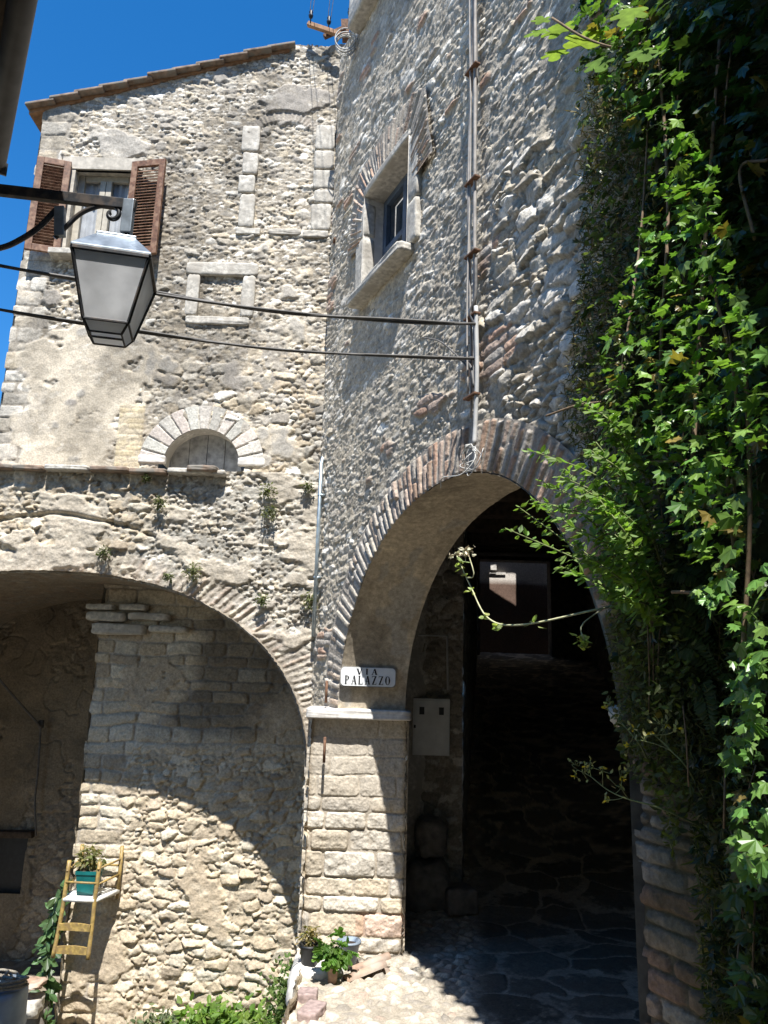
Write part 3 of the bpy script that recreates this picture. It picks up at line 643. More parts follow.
# near jamb return (turned away) and the wall's inner face above the arch
b = MB(); a = W(TC + AR2 + .02, -2.3); d = W(TC + AR2 + .02, -.25)
b.quad(a, a + E * 1.6, d + E * 1.6, d); b.build('jamb_return', M['darkstone'], arch)
# jamb above the impost
zs = np.linspace(-.28, .1, 40); xs = np.linspace(-.335, .22, 60); X, Z = np.meshgrid(xs, zs, indexing='ij')
h = .02 * (fbm(X / .2, Z / .2, 1040, 4) - .5); c = np.array((.47, .395, .29)) * (.8 + .4 * fbm(X / .12, Z / .12, 1041, 4))[..., None]
JY = float((P0 + T * (TC - AR2))[1]) + .01
grid('jamb', np.stack([X, JY - h, Z], -1), M['plasterwork'], arch, c)
# the pier below the impost
PY = 6.43
rows = [-2.35] + sorted(float(onY(350, v, PY)[2]) for v in (952, 937, 912.5, 896.5, 877, 851, 830, 812, 797, 776, 757, 738)) + [-.34]
nx, nz = 200, 330
xs = np.linspace(-.585, .262, nx); zs = np.linspace(-2.35, -.34, nz); X, Z = np.meshgrid(xs, zs, indexing='ij')
h, c = coursed(X, Z, 1103, rows, .26, .50, .034, .008, pal=np.array([(.56, .51, .43), (.46, .40, .31), (.51, .455, .365), (.43, .39, .33), (.53, .48, .40), (.47, .40, .30)]), mort=(.40, .35, .28), warp=.020, rough=.010, flush=.28)
f = sm(-1.15, -.95, Z + .15 * (fbm(X / .3, Z / .3, 1110, 2) - .5)); h = h * (1 - f) + f * (.034 + .35 * (h - .034) + .010 * (fbm(X / .06, Z / .06, 1112, 4) - .5)); c = mix(c, np.array((.48, .425, .345)) * (.82 + .36 * fbm(X / .12, Z / .12, 1115, 4))[..., None], f * .75)
pk = (Z > rows[2]) & (Z < rows[3]) & (X > -.13); c = np.where(pk[..., None] & (c.sum(-1) > .9)[..., None], c * np.array((1.02, .86, .82)), c)
h = h - .03 * sm(-.50, -.575, X) ** 2 - .03 * sm(.20, .262, X) ** 2
grid('pier', np.stack([X, PY - h + .03, Z], -1), M['stone'], arch, c)
ys = np.linspace(PY - .02, 7.95, 80)
for sx, nm in ((.258, 1), (-.571, -1)):
    YY, ZZ = np.meshgrid(ys, np.linspace(-2.35, -.3, 100), indexing='ij'); h, c = rubble(YY, ZZ, 1120 + nm, .25, .16, .03, .4, pal=WARM)
    grid('pier_side', np.stack([sx + nm * (h - .03), YY, ZZ], -1), M['stone'], arch, c)
stoneblock('impost', (-.16, PY + .12, -.305), (.88, .46, .085), M['dressedw'], arch, seed=120, amp=.008, power=14, n=14)
b = MB(); b.box((-.15, PY + .55, -.31), (.80, .7, .075)); b.build('impost_bed', M['dressed'], arch)
# --- window with dressed jambs and brick relieving arch
wq = MB(); dep = .30
for a, e in (((V0, U0), (V0, U1)), ((V0, U1), (V1, U1)), ((V1, U1), (V1, U0)), ((V1, U0), (V0, U0))):
    wq.quad(W(a[0], a[1], .03), W(e[0], e[1], .03), W(e[0], e[1], -dep), W(a[0], a[1], -dep))
w2 = wq.build('window', M['dressedw'], arch)
def wblock(name, t0, t1, z0, z1, out, m, seed, depth=.12, amp=.006, parent=None):
    return stoneblock(name, W((t0 + t1) / 2, (z0 + z1) / 2, out - depth / 2), (t1 - t0, depth, z1 - z0), M[m], parent or w2, T, N, UP, seed=seed, amp=amp, power=14)
wblock('jamb_stone', V0 - .17, V0 + .01, U0 - .02, 4.02, .028, 'dressed', 130); wblock('jamb_stone', V0 - .16, V0 + .01, 4.03, U1 - .06, .026, 'dressed', 131)
wblock('jamb_stone', V1 - .01, V1 + .15, U0, 3.78, .028, 'dressed', 132); wblock('jamb_stone', V1 - .01, V1 + .16, 3.79, U1 - .02, .026, 'dressed', 133)
wblock('sill', V0 - .13, V1 + .06, U0 - .075, U0 + .005, .13, 'dressed', 134, .30, .012)
wblock('lintel', V0 - .05, V1 + .02, U1 - .005, U1 + .08, .035, 'dressed', 135, .30)
b = MB()
fr = -.20
for t0, t1, z0, z1, o_ in ((V0, V0 + .07, U0, U1, 0), (V1 - .07, V1, U0, U1, 0), (V0 + .072, V1 - .072, U1 - .07, U1, .002), (V0 + .072, V1 - .072, U0, U0 + .07, .002), (1.355, 1.425, U0 + .072, U1 - .072, .004), (V0 + .072, 1.353, 3.86, 3.92, .003), (1.427, V1 - .072, 3.86, 3.92, .003)):
    b.box(W((t0 + t1) / 2, (z0 + z1) / 2, fr + o_), (t1 - t0, .05, z1 - z0), T, N, UP)
b.build('frame', M['bluepaint'], w2, bevel=.005)
b = MB(); b.quad(W(V0, U0, fr - .02), W(V1, U0, fr - .02), W(V1, U1, fr - .02), W(V0, U1, fr - .02)); b.build('pane', M['glass'], w2)
b = MB(); b.box(W(1.39, 3.92, -.34), (1.0, .02, 1.1), T, N, UP); b.build('inner_shutter', M['bluepaint'], w2)
RCZ = 3.88; th = np.linspace(R_(8), R_(172), 330); q = np.linspace(0, .30, 32); TH, Q = np.meshgrid(th, q, indexing='ij')
h, c = ringbricks(TH * .8, Q, 1200, .046, .30, .045, pal=np.vstack([BRICKG, BRICK[2:]]), split=.35, gap=.006)
inn = np.maximum(.50 / np.maximum(np.abs(np.cos(TH)), .2), .0); inn = np.minimum(inn, (U1 + .085 - RCZ) / np.maximum(np.sin(TH), .05)); inn = np.clip(inn, .55, .75)
rr = inn + Q * (1.05 + .1 * np.sin(TH))
P = P0 + (1.39 + rr * np.cos(TH))[..., None] * T + (h * .8 + .004)[..., None] * N + (RCZ + rr * np.sin(TH))[..., None] * UP
grid('relieving_arch', P, M['stone'], w2, c)
# --- cornice slabs and the masonry end above
for i, (a, e) in enumerate([(.50, 1.02), (1.03, 1.62), (1.63, 2.3), (2.31, 3.1), (3.11, 4.0)]):
    stoneblock('cornice', W((a + e) / 2, 6.80, -.02), (e - a, .30, .26), M['dressed'], arch, T, N, UP, seed=140 + i, amp=.012, power=12)
b = MB(); p = [W(-.03, 0, -.02), W(-.03, 0, -.02) + np.array([1.5, 1.2, 0])]
b.quad(p[0] - UP * 2.3, p[1] - UP * 2.3, p[1] + UP * 7.0, p[0] + UP * 7.0)
p = [W(.24, 0, -.01), W(.24, 0, -.01) + np.array([2.5, 1.2, 0])]
b.quad(p[0] + UP * 6.6, p[1] + UP * 6.6, p[1] + UP * 8.0, p[0] + UP * 8.0)
b.build('end_wall', M['dressed'], arch)
stoneblock('corner_stone', W(.36, 7.4, -.09), (.24, .24, 1.0), M['dressed'], arch, T, N, UP, seed=150, amp=.03, power=5)
# --- covered passage behind the arch
def plane(name, A, B, C_, D, k, m='rough', pal=GREYS * .8, n=(90, 90), mort=(.3, .27, .22), cs=.24, cz=.14, amp=.04, col=None, parent=arch, top=None):
    A, B, C_, D = [np.array(q, float) for q in (A, B, C_, D)]
    u, v = np.meshgrid(np.linspace(0, 1, n[0]), np.linspace(0, 1, n[1]), indexing='ij')
    P = (A * (1 - u)[..., None] + B * u[..., None]) * (1 - v)[..., None] + (D * (1 - u)[..., None] + C_ * u[..., None]) * v[..., None]
    L1 = np.linalg.norm(B - A); L2 = np.linalg.norm(D - A); nr = nrmz(np.cross(B - A, D - A))
    if col is None: h, c = rubble(u * L1, v * L2, k, cs, cz, amp, .45, pal=pal, mort=mort)
    else: h = .02 * fbm(u * L1 / .2, v * L2 / .2, k, 4); c = np.array(col) * (.8 + .4 * fbm(u * L1 / .4, v * L2 / .4, k + 1, 4))[..., None]
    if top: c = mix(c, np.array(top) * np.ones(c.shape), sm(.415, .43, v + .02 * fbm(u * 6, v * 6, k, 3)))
    return grid(name, P + h[..., None] * nr, M[m], parent, c)
plane('passage_wall', (.20, 8.0, -2.4), (.88, 8.0, -2.4), (.88, 8.0, 1.9), (.20, 8.0, 1.9), 1300, n=(70, 300), pal=GREYS * .7)
plane('passage_wall', (.87, 8.0, -2.4), (2.3, 18, -2.4), (2.3, 18, 3.2), (.87, 8.0, 3.2), 1310, n=(120, 80))
plane('passage_wall', (5.0, 18, -2.4), (3.6, 3.0, -2.4), (3.6, 3.0, 3.2), (5.0, 18, 3.2), 1320, n=(120, 80))
b = MB()
b.add([W(.05, 1.8, -.12), W(6.0, 1.8, -.12), (5.2, 2, 1.8), (5.2, 9, 1.8), (.1, 9, 1.8), (.1, 7.6, 1.8)], [(0, 1, 2, 3, 4, 5)])
b.quad((.1, 8.9, 1.8), (5.2, 8.9, 1.8), (5.2, 18.05, 3.0), (.1, 18.05, 3.0)); b.build('passage_ceiling', M['darkwood'], arch)
for i in range(9):
    y = 5.2 + i * .75; b = MB(); xa = max(.3, .95 + (5.0 - y) * .47); b.box(((xa + 5.1) / 2, y, 1.72 if y < 9 else 1.72 + (y - 9) * .13), (5.1 - xa, .16, .16), jit=.02); b.build('ceiling_beam', M['darkwood'], arch, bevel=.01)
plane('passage_wall', W(6.0, -2.4, -.1), (3.6, 3.0, -2.4), (3.6, 3.0, 1.9), W(6.0, 1.9, -.1), 1330, n=(40, 40))
# portal at the far end
b = MB()
for xa, xb, za, zb in ((.1, 2.39, -2.4, 3.6), (4.12, 5.4, -2.4, 3.6), (2.39, 4.12, 2.90, 3.6)): b.box(((xa + xb) / 2, 18.2, (za + zb) / 2), (xb - xa, .4, zb - za))
b.build('portal', plain('portal_masonry', (.2, .17, .14), .95, sc=8, amt=.5, bs=.8, bd=.02), arch)
b = MB(); V = [(.1, 3.6), (3.05, 3.6), (3.05, 5.55), (3.9, 5.04), (3.97, 9), (5.4, 9), (5.4, 3.6)]
# unseen notched wall over the portal, added to shape one patch of sun
b.add([(.1, 18.42, 3.6), (5.4, 18.42, 3.6), (5.4, 18.42, 9.0), (3.82, 18.42, 9.0), (3.80, 18.42, 5.0), (3.06, 18.42, 5.45), (3.04, 18.42, 9.0), (.1, 18.42, 9.0)], [(0, 1, 2, 3, 4, 5, 6, 7)])
b.add([(.1, 18.02, 3.6), (5.4, 18.02, 3.6), (5.4, 18.02, 9.0), (3.82, 18.02, 9.0), (3.80, 18.02, 5.0), (3.06, 18.02, 5.45), (3.04, 18.02, 9.0), (.1, 18.02, 9.0)], [(0, 1, 2, 3, 4, 5, 6, 7)])
b.build('sun_notch_wall', M['dressed'], arch)
b = MB(); b.box((2.9, 18.66, 5.95), (5.4, .5, .1)); b.box((.45, 19.2, 2.5), (.1, 2.0, 7)); b.box((5.6, 19.2, 2.5), (.1, 2.0, 7)); b.build('added_court_cover', M['darkwood'], arch)  # unseen cover and sides, added to keep light off the far wall
far = thing('far_house', 'pinkish plastered house wall glimpsed through the end of the dark passage, partly sunlit', 'house', (3.2, 20, .3))
plane('wall', (.5, 20, -.5), (6.5, 20, -.5), (6.5, 20, 7), (.5, 20, 7), 1350, col=(.13, .085, .065), m='plasterwork', parent=far, top=(.55, .51, .46))  # colour brightened in the upper band for the sunlit patch, darkened below
b = MB(); b.box((3.02, 19.93, 3.02), (.16, .08, .2), jit=.03); b.box((3.1, 19.95, 2.85), (.5, .03, .03)); b.build('ledge', M['dressedw'], far)

# ================================================================== GROUND
nx, nz = 280, 330
xs = np.linspace(-.52, 5.0, nx); xs = np.concatenate([np.linspace(-.52, 2.4, 270), np.linspace(2.42, 5.1, 40)]); ys = np.concatenate([np.linspace(2.5, 4.6, 40), np.linspace(4.62, 8.6, 330), np.linspace(8.65, 18.3, 160)])
X, Y = np.meshgrid(xs, ys, indexing='ij')
hp, cp = rubble(X, Y, 1400, .105, .085, .034, .42, pal=np.array([(.42, .38, .31), (.34, .30, .245), (.50, .46, .39), (.28, .25, .21), (.37, .29, .23), (.44, .39, .31)]), mort=(.33, .29, .23), rough=.002, small=0, p=2.0, edge=.5, pits=0, warp=.25)
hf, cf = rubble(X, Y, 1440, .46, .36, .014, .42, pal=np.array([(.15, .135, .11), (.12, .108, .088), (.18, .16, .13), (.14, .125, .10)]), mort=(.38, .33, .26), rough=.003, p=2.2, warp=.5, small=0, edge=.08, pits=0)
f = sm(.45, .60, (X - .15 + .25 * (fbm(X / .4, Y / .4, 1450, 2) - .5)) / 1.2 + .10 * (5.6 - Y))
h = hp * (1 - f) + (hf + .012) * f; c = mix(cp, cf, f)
c = c * (1 + 1.0 * sm(8.0, 10.5, Y))[..., None]      # floor colour brightened further in, painting light into the dark passage
zg = -2.14 + np.where(Y > 7.4, (Y - 7.4) * .255, 0) + np.where(Y < 5, (5 - Y) * .1, 0)
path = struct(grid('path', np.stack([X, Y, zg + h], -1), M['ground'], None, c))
b = MB(); plane('path_edge', (-.53, 2.5, -3.5), (-.53, 6.4, -3.5), (-.53, 6.4, -2.1), (-.53, 2.5, -1.86), 1490, m='stone', pal=WARM, mort=(.4, .36, .3), n=(200, 80), parent=path); b.quad((-.52, 2.5, -3.5), (6, 2.5, -3.5), (6, 2.5, -1.86), (-.52, 2.5, -1.86)); b.build('path_edge', M['clay'], path)
X, Y = np.meshgrid(np.linspace(-9, -.5, 150), np.linspace(-2, 9.8, 200), indexing='ij')
h, c = rubble(X, Y, 1460, .16, .13, .03, .6, pal=WARM * .5, mort=(.17, .14, .1))
struct(grid('courtyard', np.stack([X, Y, -3.36 + h], -1), M['ground'], None, c))
b = MB(); b.quad((-60, -60, -3.45), (60, -60, -3.45), (60, 60, -3.45), (-60, 60, -3.45)); struct(b.build('ground', plain('earth', (.2, .17, .12), .95, sc=3, amt=.4), None))

# ================================================================== NEIGHBOURING HOUSES (one seen by its eave, two unseen and added to block light)
b = MB(); b.box((3.49, -2.6, 2.6), (4.04, 7.0, 13)); o = b.build('added_shade_house', plain('near_masonry', (.42, .38, .32), .95, sc=6, amt=.5, bs=.9, bd=.03), None)  # out-of-view block, added to shade the near end of the oblique wall
tag(o, 'unseen house block added close on the right to shade the wall end', 'house')
b = MB(); b.box((-3.4, -6.5, 3.6), (9.2, 5.0, 14.6)); o = b.build('added_sky_blocker', bpy.data.materials['near_masonry'], None); tag(o, 'unseen house block added behind the viewer to cut skylight', 'house')  # out-of-view block, added to cut the skylight from behind
eave = thing('eaves_house', 'neighbouring house at upper left, only its dark gutter and eave showing', 'house', (-2.3, 2.5, -3.3))
G0 = np.array([-1.66, 2.824, 3.0]); G1 = np.array([-2.44, 4.085, 3.0]); gd = nrmz(G1 - G0); gn = np.array([gd[1], -gd[0], 0])
GS = G0 - gd * .55
b = MB(); P = []
prof = [(math.cos(a) * .065, math.sin(a) * .065) for a in np.linspace(-math.pi, 0, 12)]
for p in (GS, G1):
    for x_, z_ in prof + [(.058, 0), *[(math.cos(a) * .055, math.sin(a) * .055) for a in np.linspace(0, -math.pi, 12)], (-.058, 0)]: P.append(p + gn * (x_ - .065) + UP * (z_ + .07))
n = len(P) // 2
b.add(P, [(i, (i + 1) % n, n + (i + 1) % n, n + i) for i in range(n)]); b.box(G1 - gn * .065 + UP * .045, (.15, .02, .08), gn, gd); b.build('gutter', M['gutter'], eave, True)
b = MB(); wl = -gn * .50
b.add([GS - gn * .12 + UP * .05, G1 - gn * .12 + UP * .05, G1 - gn * .6 + UP * .20, GS - gn * .6 + UP * .20, GS - gn * .10 + UP * .12, G1 - gn * .10 + UP * .12, G1 - gn * 3 + UP * 1.1, GS - gn * 3 + UP * 1.1],
      [(0, 1, 2, 3), (4, 5, 6, 7), (0, 1, 5, 4), (1, 2, 6, 5), (0, 3, 7, 4)]); b.build('roof', M['darkwood'], eave)
b = MB(); b.add([GS + wl - UP * 6.4, G1 + wl - UP * 6.4 - gd * .15, G1 + wl + UP * .15 - gd * .15, GS + wl + UP * .15, GS - gn * 3 - UP * 6.4, G1 - gn * 3 - UP * 6.4 - gd * .15, G1 - gn * 3 + UP * 1 - gd * .15, GS - gn * 3 + UP * 1],
      [(0, 1, 2, 3), (1, 5, 6, 2), (5, 4, 7, 6), (4, 0, 3, 7)]); b.build('wall', bpy.data.materials['near_masonry'], eave)

# ================================================================== STREET LAMP
def wallpt(p):      # where a level line running left meets the eaves house wall
    s = ((G0 + wl - p) @ gn) / gn[0]; return p + np.array([s, 0, 0])
lamp = thing('street_lamp', 'black iron lantern with frosted panes on a scrolled bracket arm', 'street lamp', (-1.2, 3.05, 1.4))
zt = 1.75
FL = onZ(72, 247, zt); FRr = onZ(150, 258, zt); ex = nrmz(FRr - FL); ey = np.array([-ex[1], ex[0], 0]); wT = .315
ctr = FL + ex * wT / 2 + ey * wT / 2; wB = .185; hB = .285
def ring(hw, z): return [ctr + ex * a * hw + ey * e * hw + UP * z for a, e in ((-1, -1), (1, -1), (1, 1), (-1, 1))]
Tt = ring(wT / 2, 0); Bt = ring(wB / 2, -hB); Bb = ring(wB * .36, -hB - .045)
b = MB()
for i in range(4):
    j = (i + 1) % 4
    b.bar(Tt[i], Bt[i], .012); b.bar(Bt[i], Bt[j], .010); b.bar(Bt[i], Bb[i], .008); b.bar(Bb[i], Bb[j], .007)
    b.bar(Tt[i] + UP * .004, Tt[j] + UP * .004, .02, .016)
b.build('lantern_frame', M['iron'], lamp, bevel=.0015)
for i in range(4):
    j = (i + 1) % 4
    b = MB(); b.quad(Tt[i] * .985 + ctr * .015, Tt[j] * .985 + ctr * .015, Bt[j], Bt[i]); b.build('pane', M['frost'], lamp)
    b = MB(); b.quad(Bt[i], Bt[j], Bb[j], Bb[i]); b.build('lower_pane', M['lowpane'], lamp)
C0 = ring(wT / 2 + .008, .010); C1 = ring(wT / 2 + .008, .022); C2 = ring(.085, .125); C3 = ring(.085, .14)
b = MB(); b.add(C0 + C1 + C2 + C3, [(3, 2, 1, 0)] + [(k * 4 + i, k * 4 + (i + 1) % 4, k * 4 + 4 + (i + 1) % 4, k * 4 + 4 + i) for k in range(3) for i in range(4)] + [(12, 13, 14, 15)]); b.build('cap', M['tin'], lamp, bevel=.004)
b = MB(); b.lathe(ctr + UP * -.28, [(.0, 0), (.028, .02), (.03, .10), (.018, .13), (.018, .2), (.0, .2)], 14); b.build('bulb', M['enamel'], lamp, True)
# bracket in the plane that holds the lamp's axis
hp_ = ctr + UP * .14
zb = onY(130, 206, hp_[1])[2]
tip = np.array([hp_[0] + .05, hp_[1], zb]); root = wallpt(np.array([-2.0, hp_[1], zb + .0]))
def bp(u, v): return onY(u, v, hp_[1])
b = MB(); b.bar(bp(-60, 183.5), bp(136, 206), .030, .05); b.bar(root, bp(-60, 183.5), .030, .05); b.build('bracket_arm', M['iron'], lamp, bevel=.003)
b = MB(); b.box(bp(128, 217) + np.array([0, -.0, 0]), (.05, .035, .17)); b.build('hanger_plate', M['tin'], lamp, bevel=.004)
b = MB(); b.tube(curve([hp_, bp(128, 232)], 4), .012, 8); b.build('hanger_rod', M['iron'], lamp, True)
spiral = [bp(112 + (9 - i * .85) * math.cos(R_(-95 + i * 42)), 214 + (8.5 - i * .8) * math.sin(R_(-95 + i * 42))) for i in range(9)]
b = MB(); b.tube(curve([bp(55, 238), bp(66, 227), bp(80, 214), bp(96, 207)] + spiral, 60), .011, 8); b.build('scroll', M['iron'], lamp, True)
b = MB(); b.tube(curve([wallpt(bp(-40, 247)), bp(-20, 250), bp(0, 248), bp(16, 242), bp(38, 228), bp(58, 208)], 40), .013, 8); b.build('scroll', M['iron'], lamp, True)
b = MB(); b.box(bp(60, 222), (.045, .03, .15), (math.cos(.12), 0, math.sin(.12)), (0, 1, 0), (-math.sin(.12), 0, math.cos(.12))); b.build('bracket_clamp', M['tin'], lamp, bevel=.004)

# ================================================================== WIRES AND PIPES
def wire(name, label, A, B, sag, r, m, n=40, strands=1, spread=.01, group=None):
    A = np.array(A); B = np.array(B); mb = MB()
    for k in range(strands):
        ph = RNG.random() * 6; u = np.linspace(0, 1, n)
        Pp = A * (1 - u)[:, None] + B * u[:, None]; Pp[:, 2] -= sag * 4 * u * (1 - u) * (1 + .04 * k)
        Pp[:, 2] += spread * (k - (strands - 1) / 2) * np.sin(u * 14 + ph); Pp[:, 1] += spread * np.cos(u * 11 + ph) * (strands > 1)
        mb.tube(Pp, r, 7)
    return tag(mb.build(name, m, None, True), label, 'cable', group)
L1 = wallpt(onY(-30, 239, 3.2)); L2 = wallpt(onY(-30, 284, 3.2))
w1 = onW(475, 324, .06); w2_ = onW(475, 358, .05)
wire('cable_bundle', 'upper bundle of grey cables strung across the lane behind the lantern', L1, w1, .10, .0085, M['cabledark'], strands=2, spread=.012)
wire('cable_bundle', 'lower cable strung across the lane under the lantern, sagging slightly', L2, w2_, .10, .007, M['cabledark'], strands=2, spread=.009)
# grey run clipped near the wall for the right part
def along(A, B, u): return np.array(A) * (1 - u) + np.array(B) * u
run = thing('vertical_cables', 'bundle of vertical grey cables and conduit fixed down the archway wall', 'cable', tuple(onW(480, 200)))
for i, (du, r, m, off) in enumerate([(-3, .009, 'cable', .045), (1.0, .007, 'cabledark', .03), (3.4, .012, 'cable', .045), (-1, .006, 'cable', .065)]):
    t0 = 2.88 + du * .0085; b = MB(); zz = np.linspace(7.4, 1.62 + .05 * i, 60)
    b.tube([W(t0 + .012 * math.sin(z * 1.7 + i * 2) * (i != 2), z, off + .012 * math.sin(z * 2.3 + i) * (i != 2)) for z in zz], r, 8); b.build('conduit' if i == 2 else 'cable', M[m], run, True)
b = MB(); b.tube(curve([W(2.94, 2.35, .055), W(2.945, 1.9, .05), W(2.93, 1.6, .05), W(2.93, 1.42, .06)], 20), .014, 10); b.build('conduit', M['conduit'], run, True)
for z in (6.2, 5.1, 4.2, 3.3, 2.75, 2.3, 1.75): b = MB(); b.box(W(2.89, z, .055), (.14, .045, .014), T, N, UP); b.build('clip', M['rust'], run, bevel=.003)
b = MB(); c0 = W(2.93, 1.42, .08)
for i in range(5):
    P = [c0 + np.array([0, 0, .0])]
    a = RNG.random() * 6
    for k in range(7): a += .9; P.append(c0 + T * ((.03 + .02 * i) * math.cos(a) + .015 * i) + UP * (-.07 - .015 * i + (.05 + .01 * i) * math.sin(a)) + N * RNG.uniform(0, .07))
    b.tube(curve(P, 40), .003, 6)
b.tube(curve([c0, c0 + T * .12 - UP * .13 + N * .05, c0 + T * .05 - UP * .22 + N * .1, c0 - T * .14 - UP * .2 + N * .12, c0 - T * .2 - UP * .25 + N * .1], 30), .0035, 6)
b.build('loose_coil', M['cablewhite'], run, True)
b = MB(); b.tube(curve([w2_, W(2.72, 2.08, .05), W(2.86, 1.98, .05), W(2.93, 1.80, .06)], 20), .010, 7)
b.tube(curve([w1, W(2.9, 2.32, .07), W(2.94, 2.42, .06), W(2.93, 2.7, .05)], 16), .012, 7)
b.tube(curve([W(2.86, 1.95, .05), W(2.5, 2.28, .05), W(2.2, 2.45, .05)], 14), .006, 6); b.build('branch_cable', M['cabledark'], run, True)
pipe = MB(); Pp = [onY(330, 348, 7.18), onY(325, 400, 7.12)]
pipe.tube([np.array([-.625, 7.21, 3.28]), np.array([-.625, 7.20, 2.2]), np.array([-.625, 6.95, 2.02]), np.array([-.62, 6.94, .35])], .019, 10)
for z in (2.9, 1.7, .9): pipe.box((-.61, 7.0 if z < 2.1 else 7.2, z), (.07, .14, .02))
tag(pipe.build('drain_pipe', M['zinc'], None, True), 'thin zinc pipe running down the corner between the two houses', 'pipe')
b = MB(); b.tube([(-.66, 7.3, 4.46), (-.60, 6.95, 4.48)], .012, 6); b.tube(curve([(-.64, 7.2, 4.47), (-.61, 7.12, 4.3), (-.6, 7.22, 4.12)], 8), .010, 6); b.tube(curve([(-.6, 7.0, 4.46), (-.58, 7.1, 4.2), (-.62, 7.2, 3.7), (-.60, 7.19, 3.28)], 16), .008, 6)
tag(b.build('wall_bracket', M['rust'], None), 'rusty iron bracket with a loose wire in the corner below the eaves', 'bracket')
rack = thing('insulator_rack', 'wooden crossarm with insulators holding wires against the sky', 'wire rack', (-.85, 7.2, 7.4))
a, e = onY(308, 24, 7.15), onY(341, 35, 7.1); b = MB(); b.bar(a, e, .05, .05); b.build('crossarm', M['timber'], rack, bevel=.004)
b = MB(); b.bar(onY(324, 37, 7.2), onY(345, 28, 7.2), .04, .05); b.bar(onY(345, 22, 7.3), onY(346, 40, 7.3), .09, .09); b.build('bracket', M['rust'], rack)
for u, v in ((311, 14), (329, 20), (350, 11)):
    p = onY(u, v, 7.12); b = MB(); b.lathe(p - UP * .06, [(0, -.06), (.007, -.055), (.007, .0), (.022, .01), (.028, .04), (.016, .06), (.024, .085), (.012, .11), (0, .11)], 12); ins = b.build('insulator', M['black'], rack, True)
    b = MB()
    for s in (-.012, .022): b.tube(curve([p + UP * .04 + np.array([s, 0, 0]), p + np.array([.4 + s * 3, -2.0, 1.6]), p + np.array([.9 + s * 5, -5, 3.4])], 20), .0035, 5)
    b.build('wire', M['cablewhite'], rack, True)
b = MB(); cc = onW(345.5, 43, .10)
for i in range(6):
    r = .105 + .012 * RNG.random(); t_ = RNG.uniform(-.2, .2); th = np.linspace(0, 2 * math.pi, 40)
    b.tube(np.stack([cc[0] + r * .95 * np.cos(th), cc[1] + .02 * i - .05 + t_ * r * np.sin(th), cc[2] + r * 1.12 * np.sin(th) + .01 * RNG.random()], -1), .006, 6)
b.tube(curve([cc + UP * .1, onY(352, 32, 6.95), onY(358, 26, 6.85)], 10), .006, 6)
b.tube(curve([cc - UP * .1, onY(347, 80, 7.1), onY(343, 120, 7.15), onY(346, 165, 7.1)], 20), .004, 6)
tag(b.build('wire_coil', M['cablewhite'], None, True), 'coil of white cable hung at the top of the corner', 'cable coil')
rod = MB(); rod.tube(curve([onY(-40, 628, 8.6), onY(0, 680, 9.0), onY(41, 727, 9.4)], 12), .014, 7); rod.tube(curve([onY(41, 722, 9.42), onY(38, 770, 9.44), onY(35, 800, 9.45), onY(36, 836, 9.45)], 14), .012, 7); rod.box(onY(41, 724, 9.42), (.05, .05, .09))
tag(rod.build('hanging_cable', M['cabledark'], None, True), 'dark cable slung across the back of the shaded recess', 'cable')
p = onY(325, 737, 6.30); b = MB(); b.tube([p, p - UP * .20], .012, 7); tag(b.build('iron_pin', M['rust'], None, True), 'rusty iron pin on the pier just under the impost', 'iron pin')
q = onY(326.5, 688, 6.42); b = MB(); b.tube([q + UP * .06, q - UP * .12], .012, 7); tag(b.build('iron_pin', M['rust'], None, True), 'rusty iron pin above the impost left of the street sign', 'iron pin')

# ================================================================== SIGN
sign = thing('street_sign', 'white enamel street name plate reading VIA PALAZZO over the impost', 'sign', tuple(onY(367, 677, JY - .03)))
SY = JY - .085
sx0, sz1 = onY(340.5, 666, SY)[[0, 2]]; sx1, sz0 = onY(396, 688, SY)[[0, 2]]
cx, cz, hw, hh_ = (sx0 + sx1) / 2, (sz0 + sz1) / 2, (sx1 - sx0) / 2, (sz1 - sz0) / 2
def rrect(hw, hh, r, n=6): return [(sx * (hw - r) + r * math.cos(R_(a0 + 90 * i / n)), sz * (hh - r) + r * math.sin(R_(a0 + 90 * i / n))) for sx, sz, a0 in ((1, 1, 0), (-1, 1, 90), (-1, -1, 180), (1, -1, 270)) for i in range(n + 1)]
def slab(name, pts, y0, y1, m, parent):
    n = len(pts); V = [(cx + x, y0, cz + z) for x, z in pts] + [(cx + x, y1, cz + z) for x, z in pts]
    return link_mesh(name, V, [tuple(range(n)), tuple(range(2 * n - 1, n - 1, -1))] + [(i, i + n, (i + 1) % n + n, (i + 1) % n) for i in range(n)], m, parent, None, False)
slab('plate_rim', rrect(hw, hh_, .035), SY, SY + .022, plain('grey_rim', (.30, .29, .27), .6), sign)
slab('plate', rrect(hw - .008, hh_ - .008, .032), SY - .006, SY + .001, M['enamel'], sign)
# serif letters drawn as strokes (unit cell .62 x 1)
th_, tn = .17, .065
def stroke(x0, y0, x1, y1, w): return [(x0 - w / 2, y0), (x0 + w / 2, y0), (x1 + w / 2, y1), (x1 - w / 2, y1)]
def serif(x, y, w=.26): s = .05 if y < .5 else -.05; return [(x - w / 2, y), (x + w / 2, y), (x + w / 2, y + s), (x - w / 2, y + s)]
def bowl(cx_, cy, rx, ry, a0, a1, w0, n=12):
    out = []
    for i in range(n):
        a, e = R_(a0 + (a1 - a0) * i / n), R_(a0 + (a1 - a0) * (i + 1) / n)
        f = lambda t: max(tn * .8, w0 * abs(math.cos(t)))
        out.append([(cx_ + rx * math.cos(a), cy + ry * math.sin(a)), (cx_ + rx * math.cos(e), cy + ry * math.sin(e)), (cx_ + (rx - f(e)) * math.cos(e), cy + (ry - tn) * math.sin(e)), (cx_ + (rx - f(a)) * math.cos(a), cy + (ry - tn) * math.sin(a))])
    return out
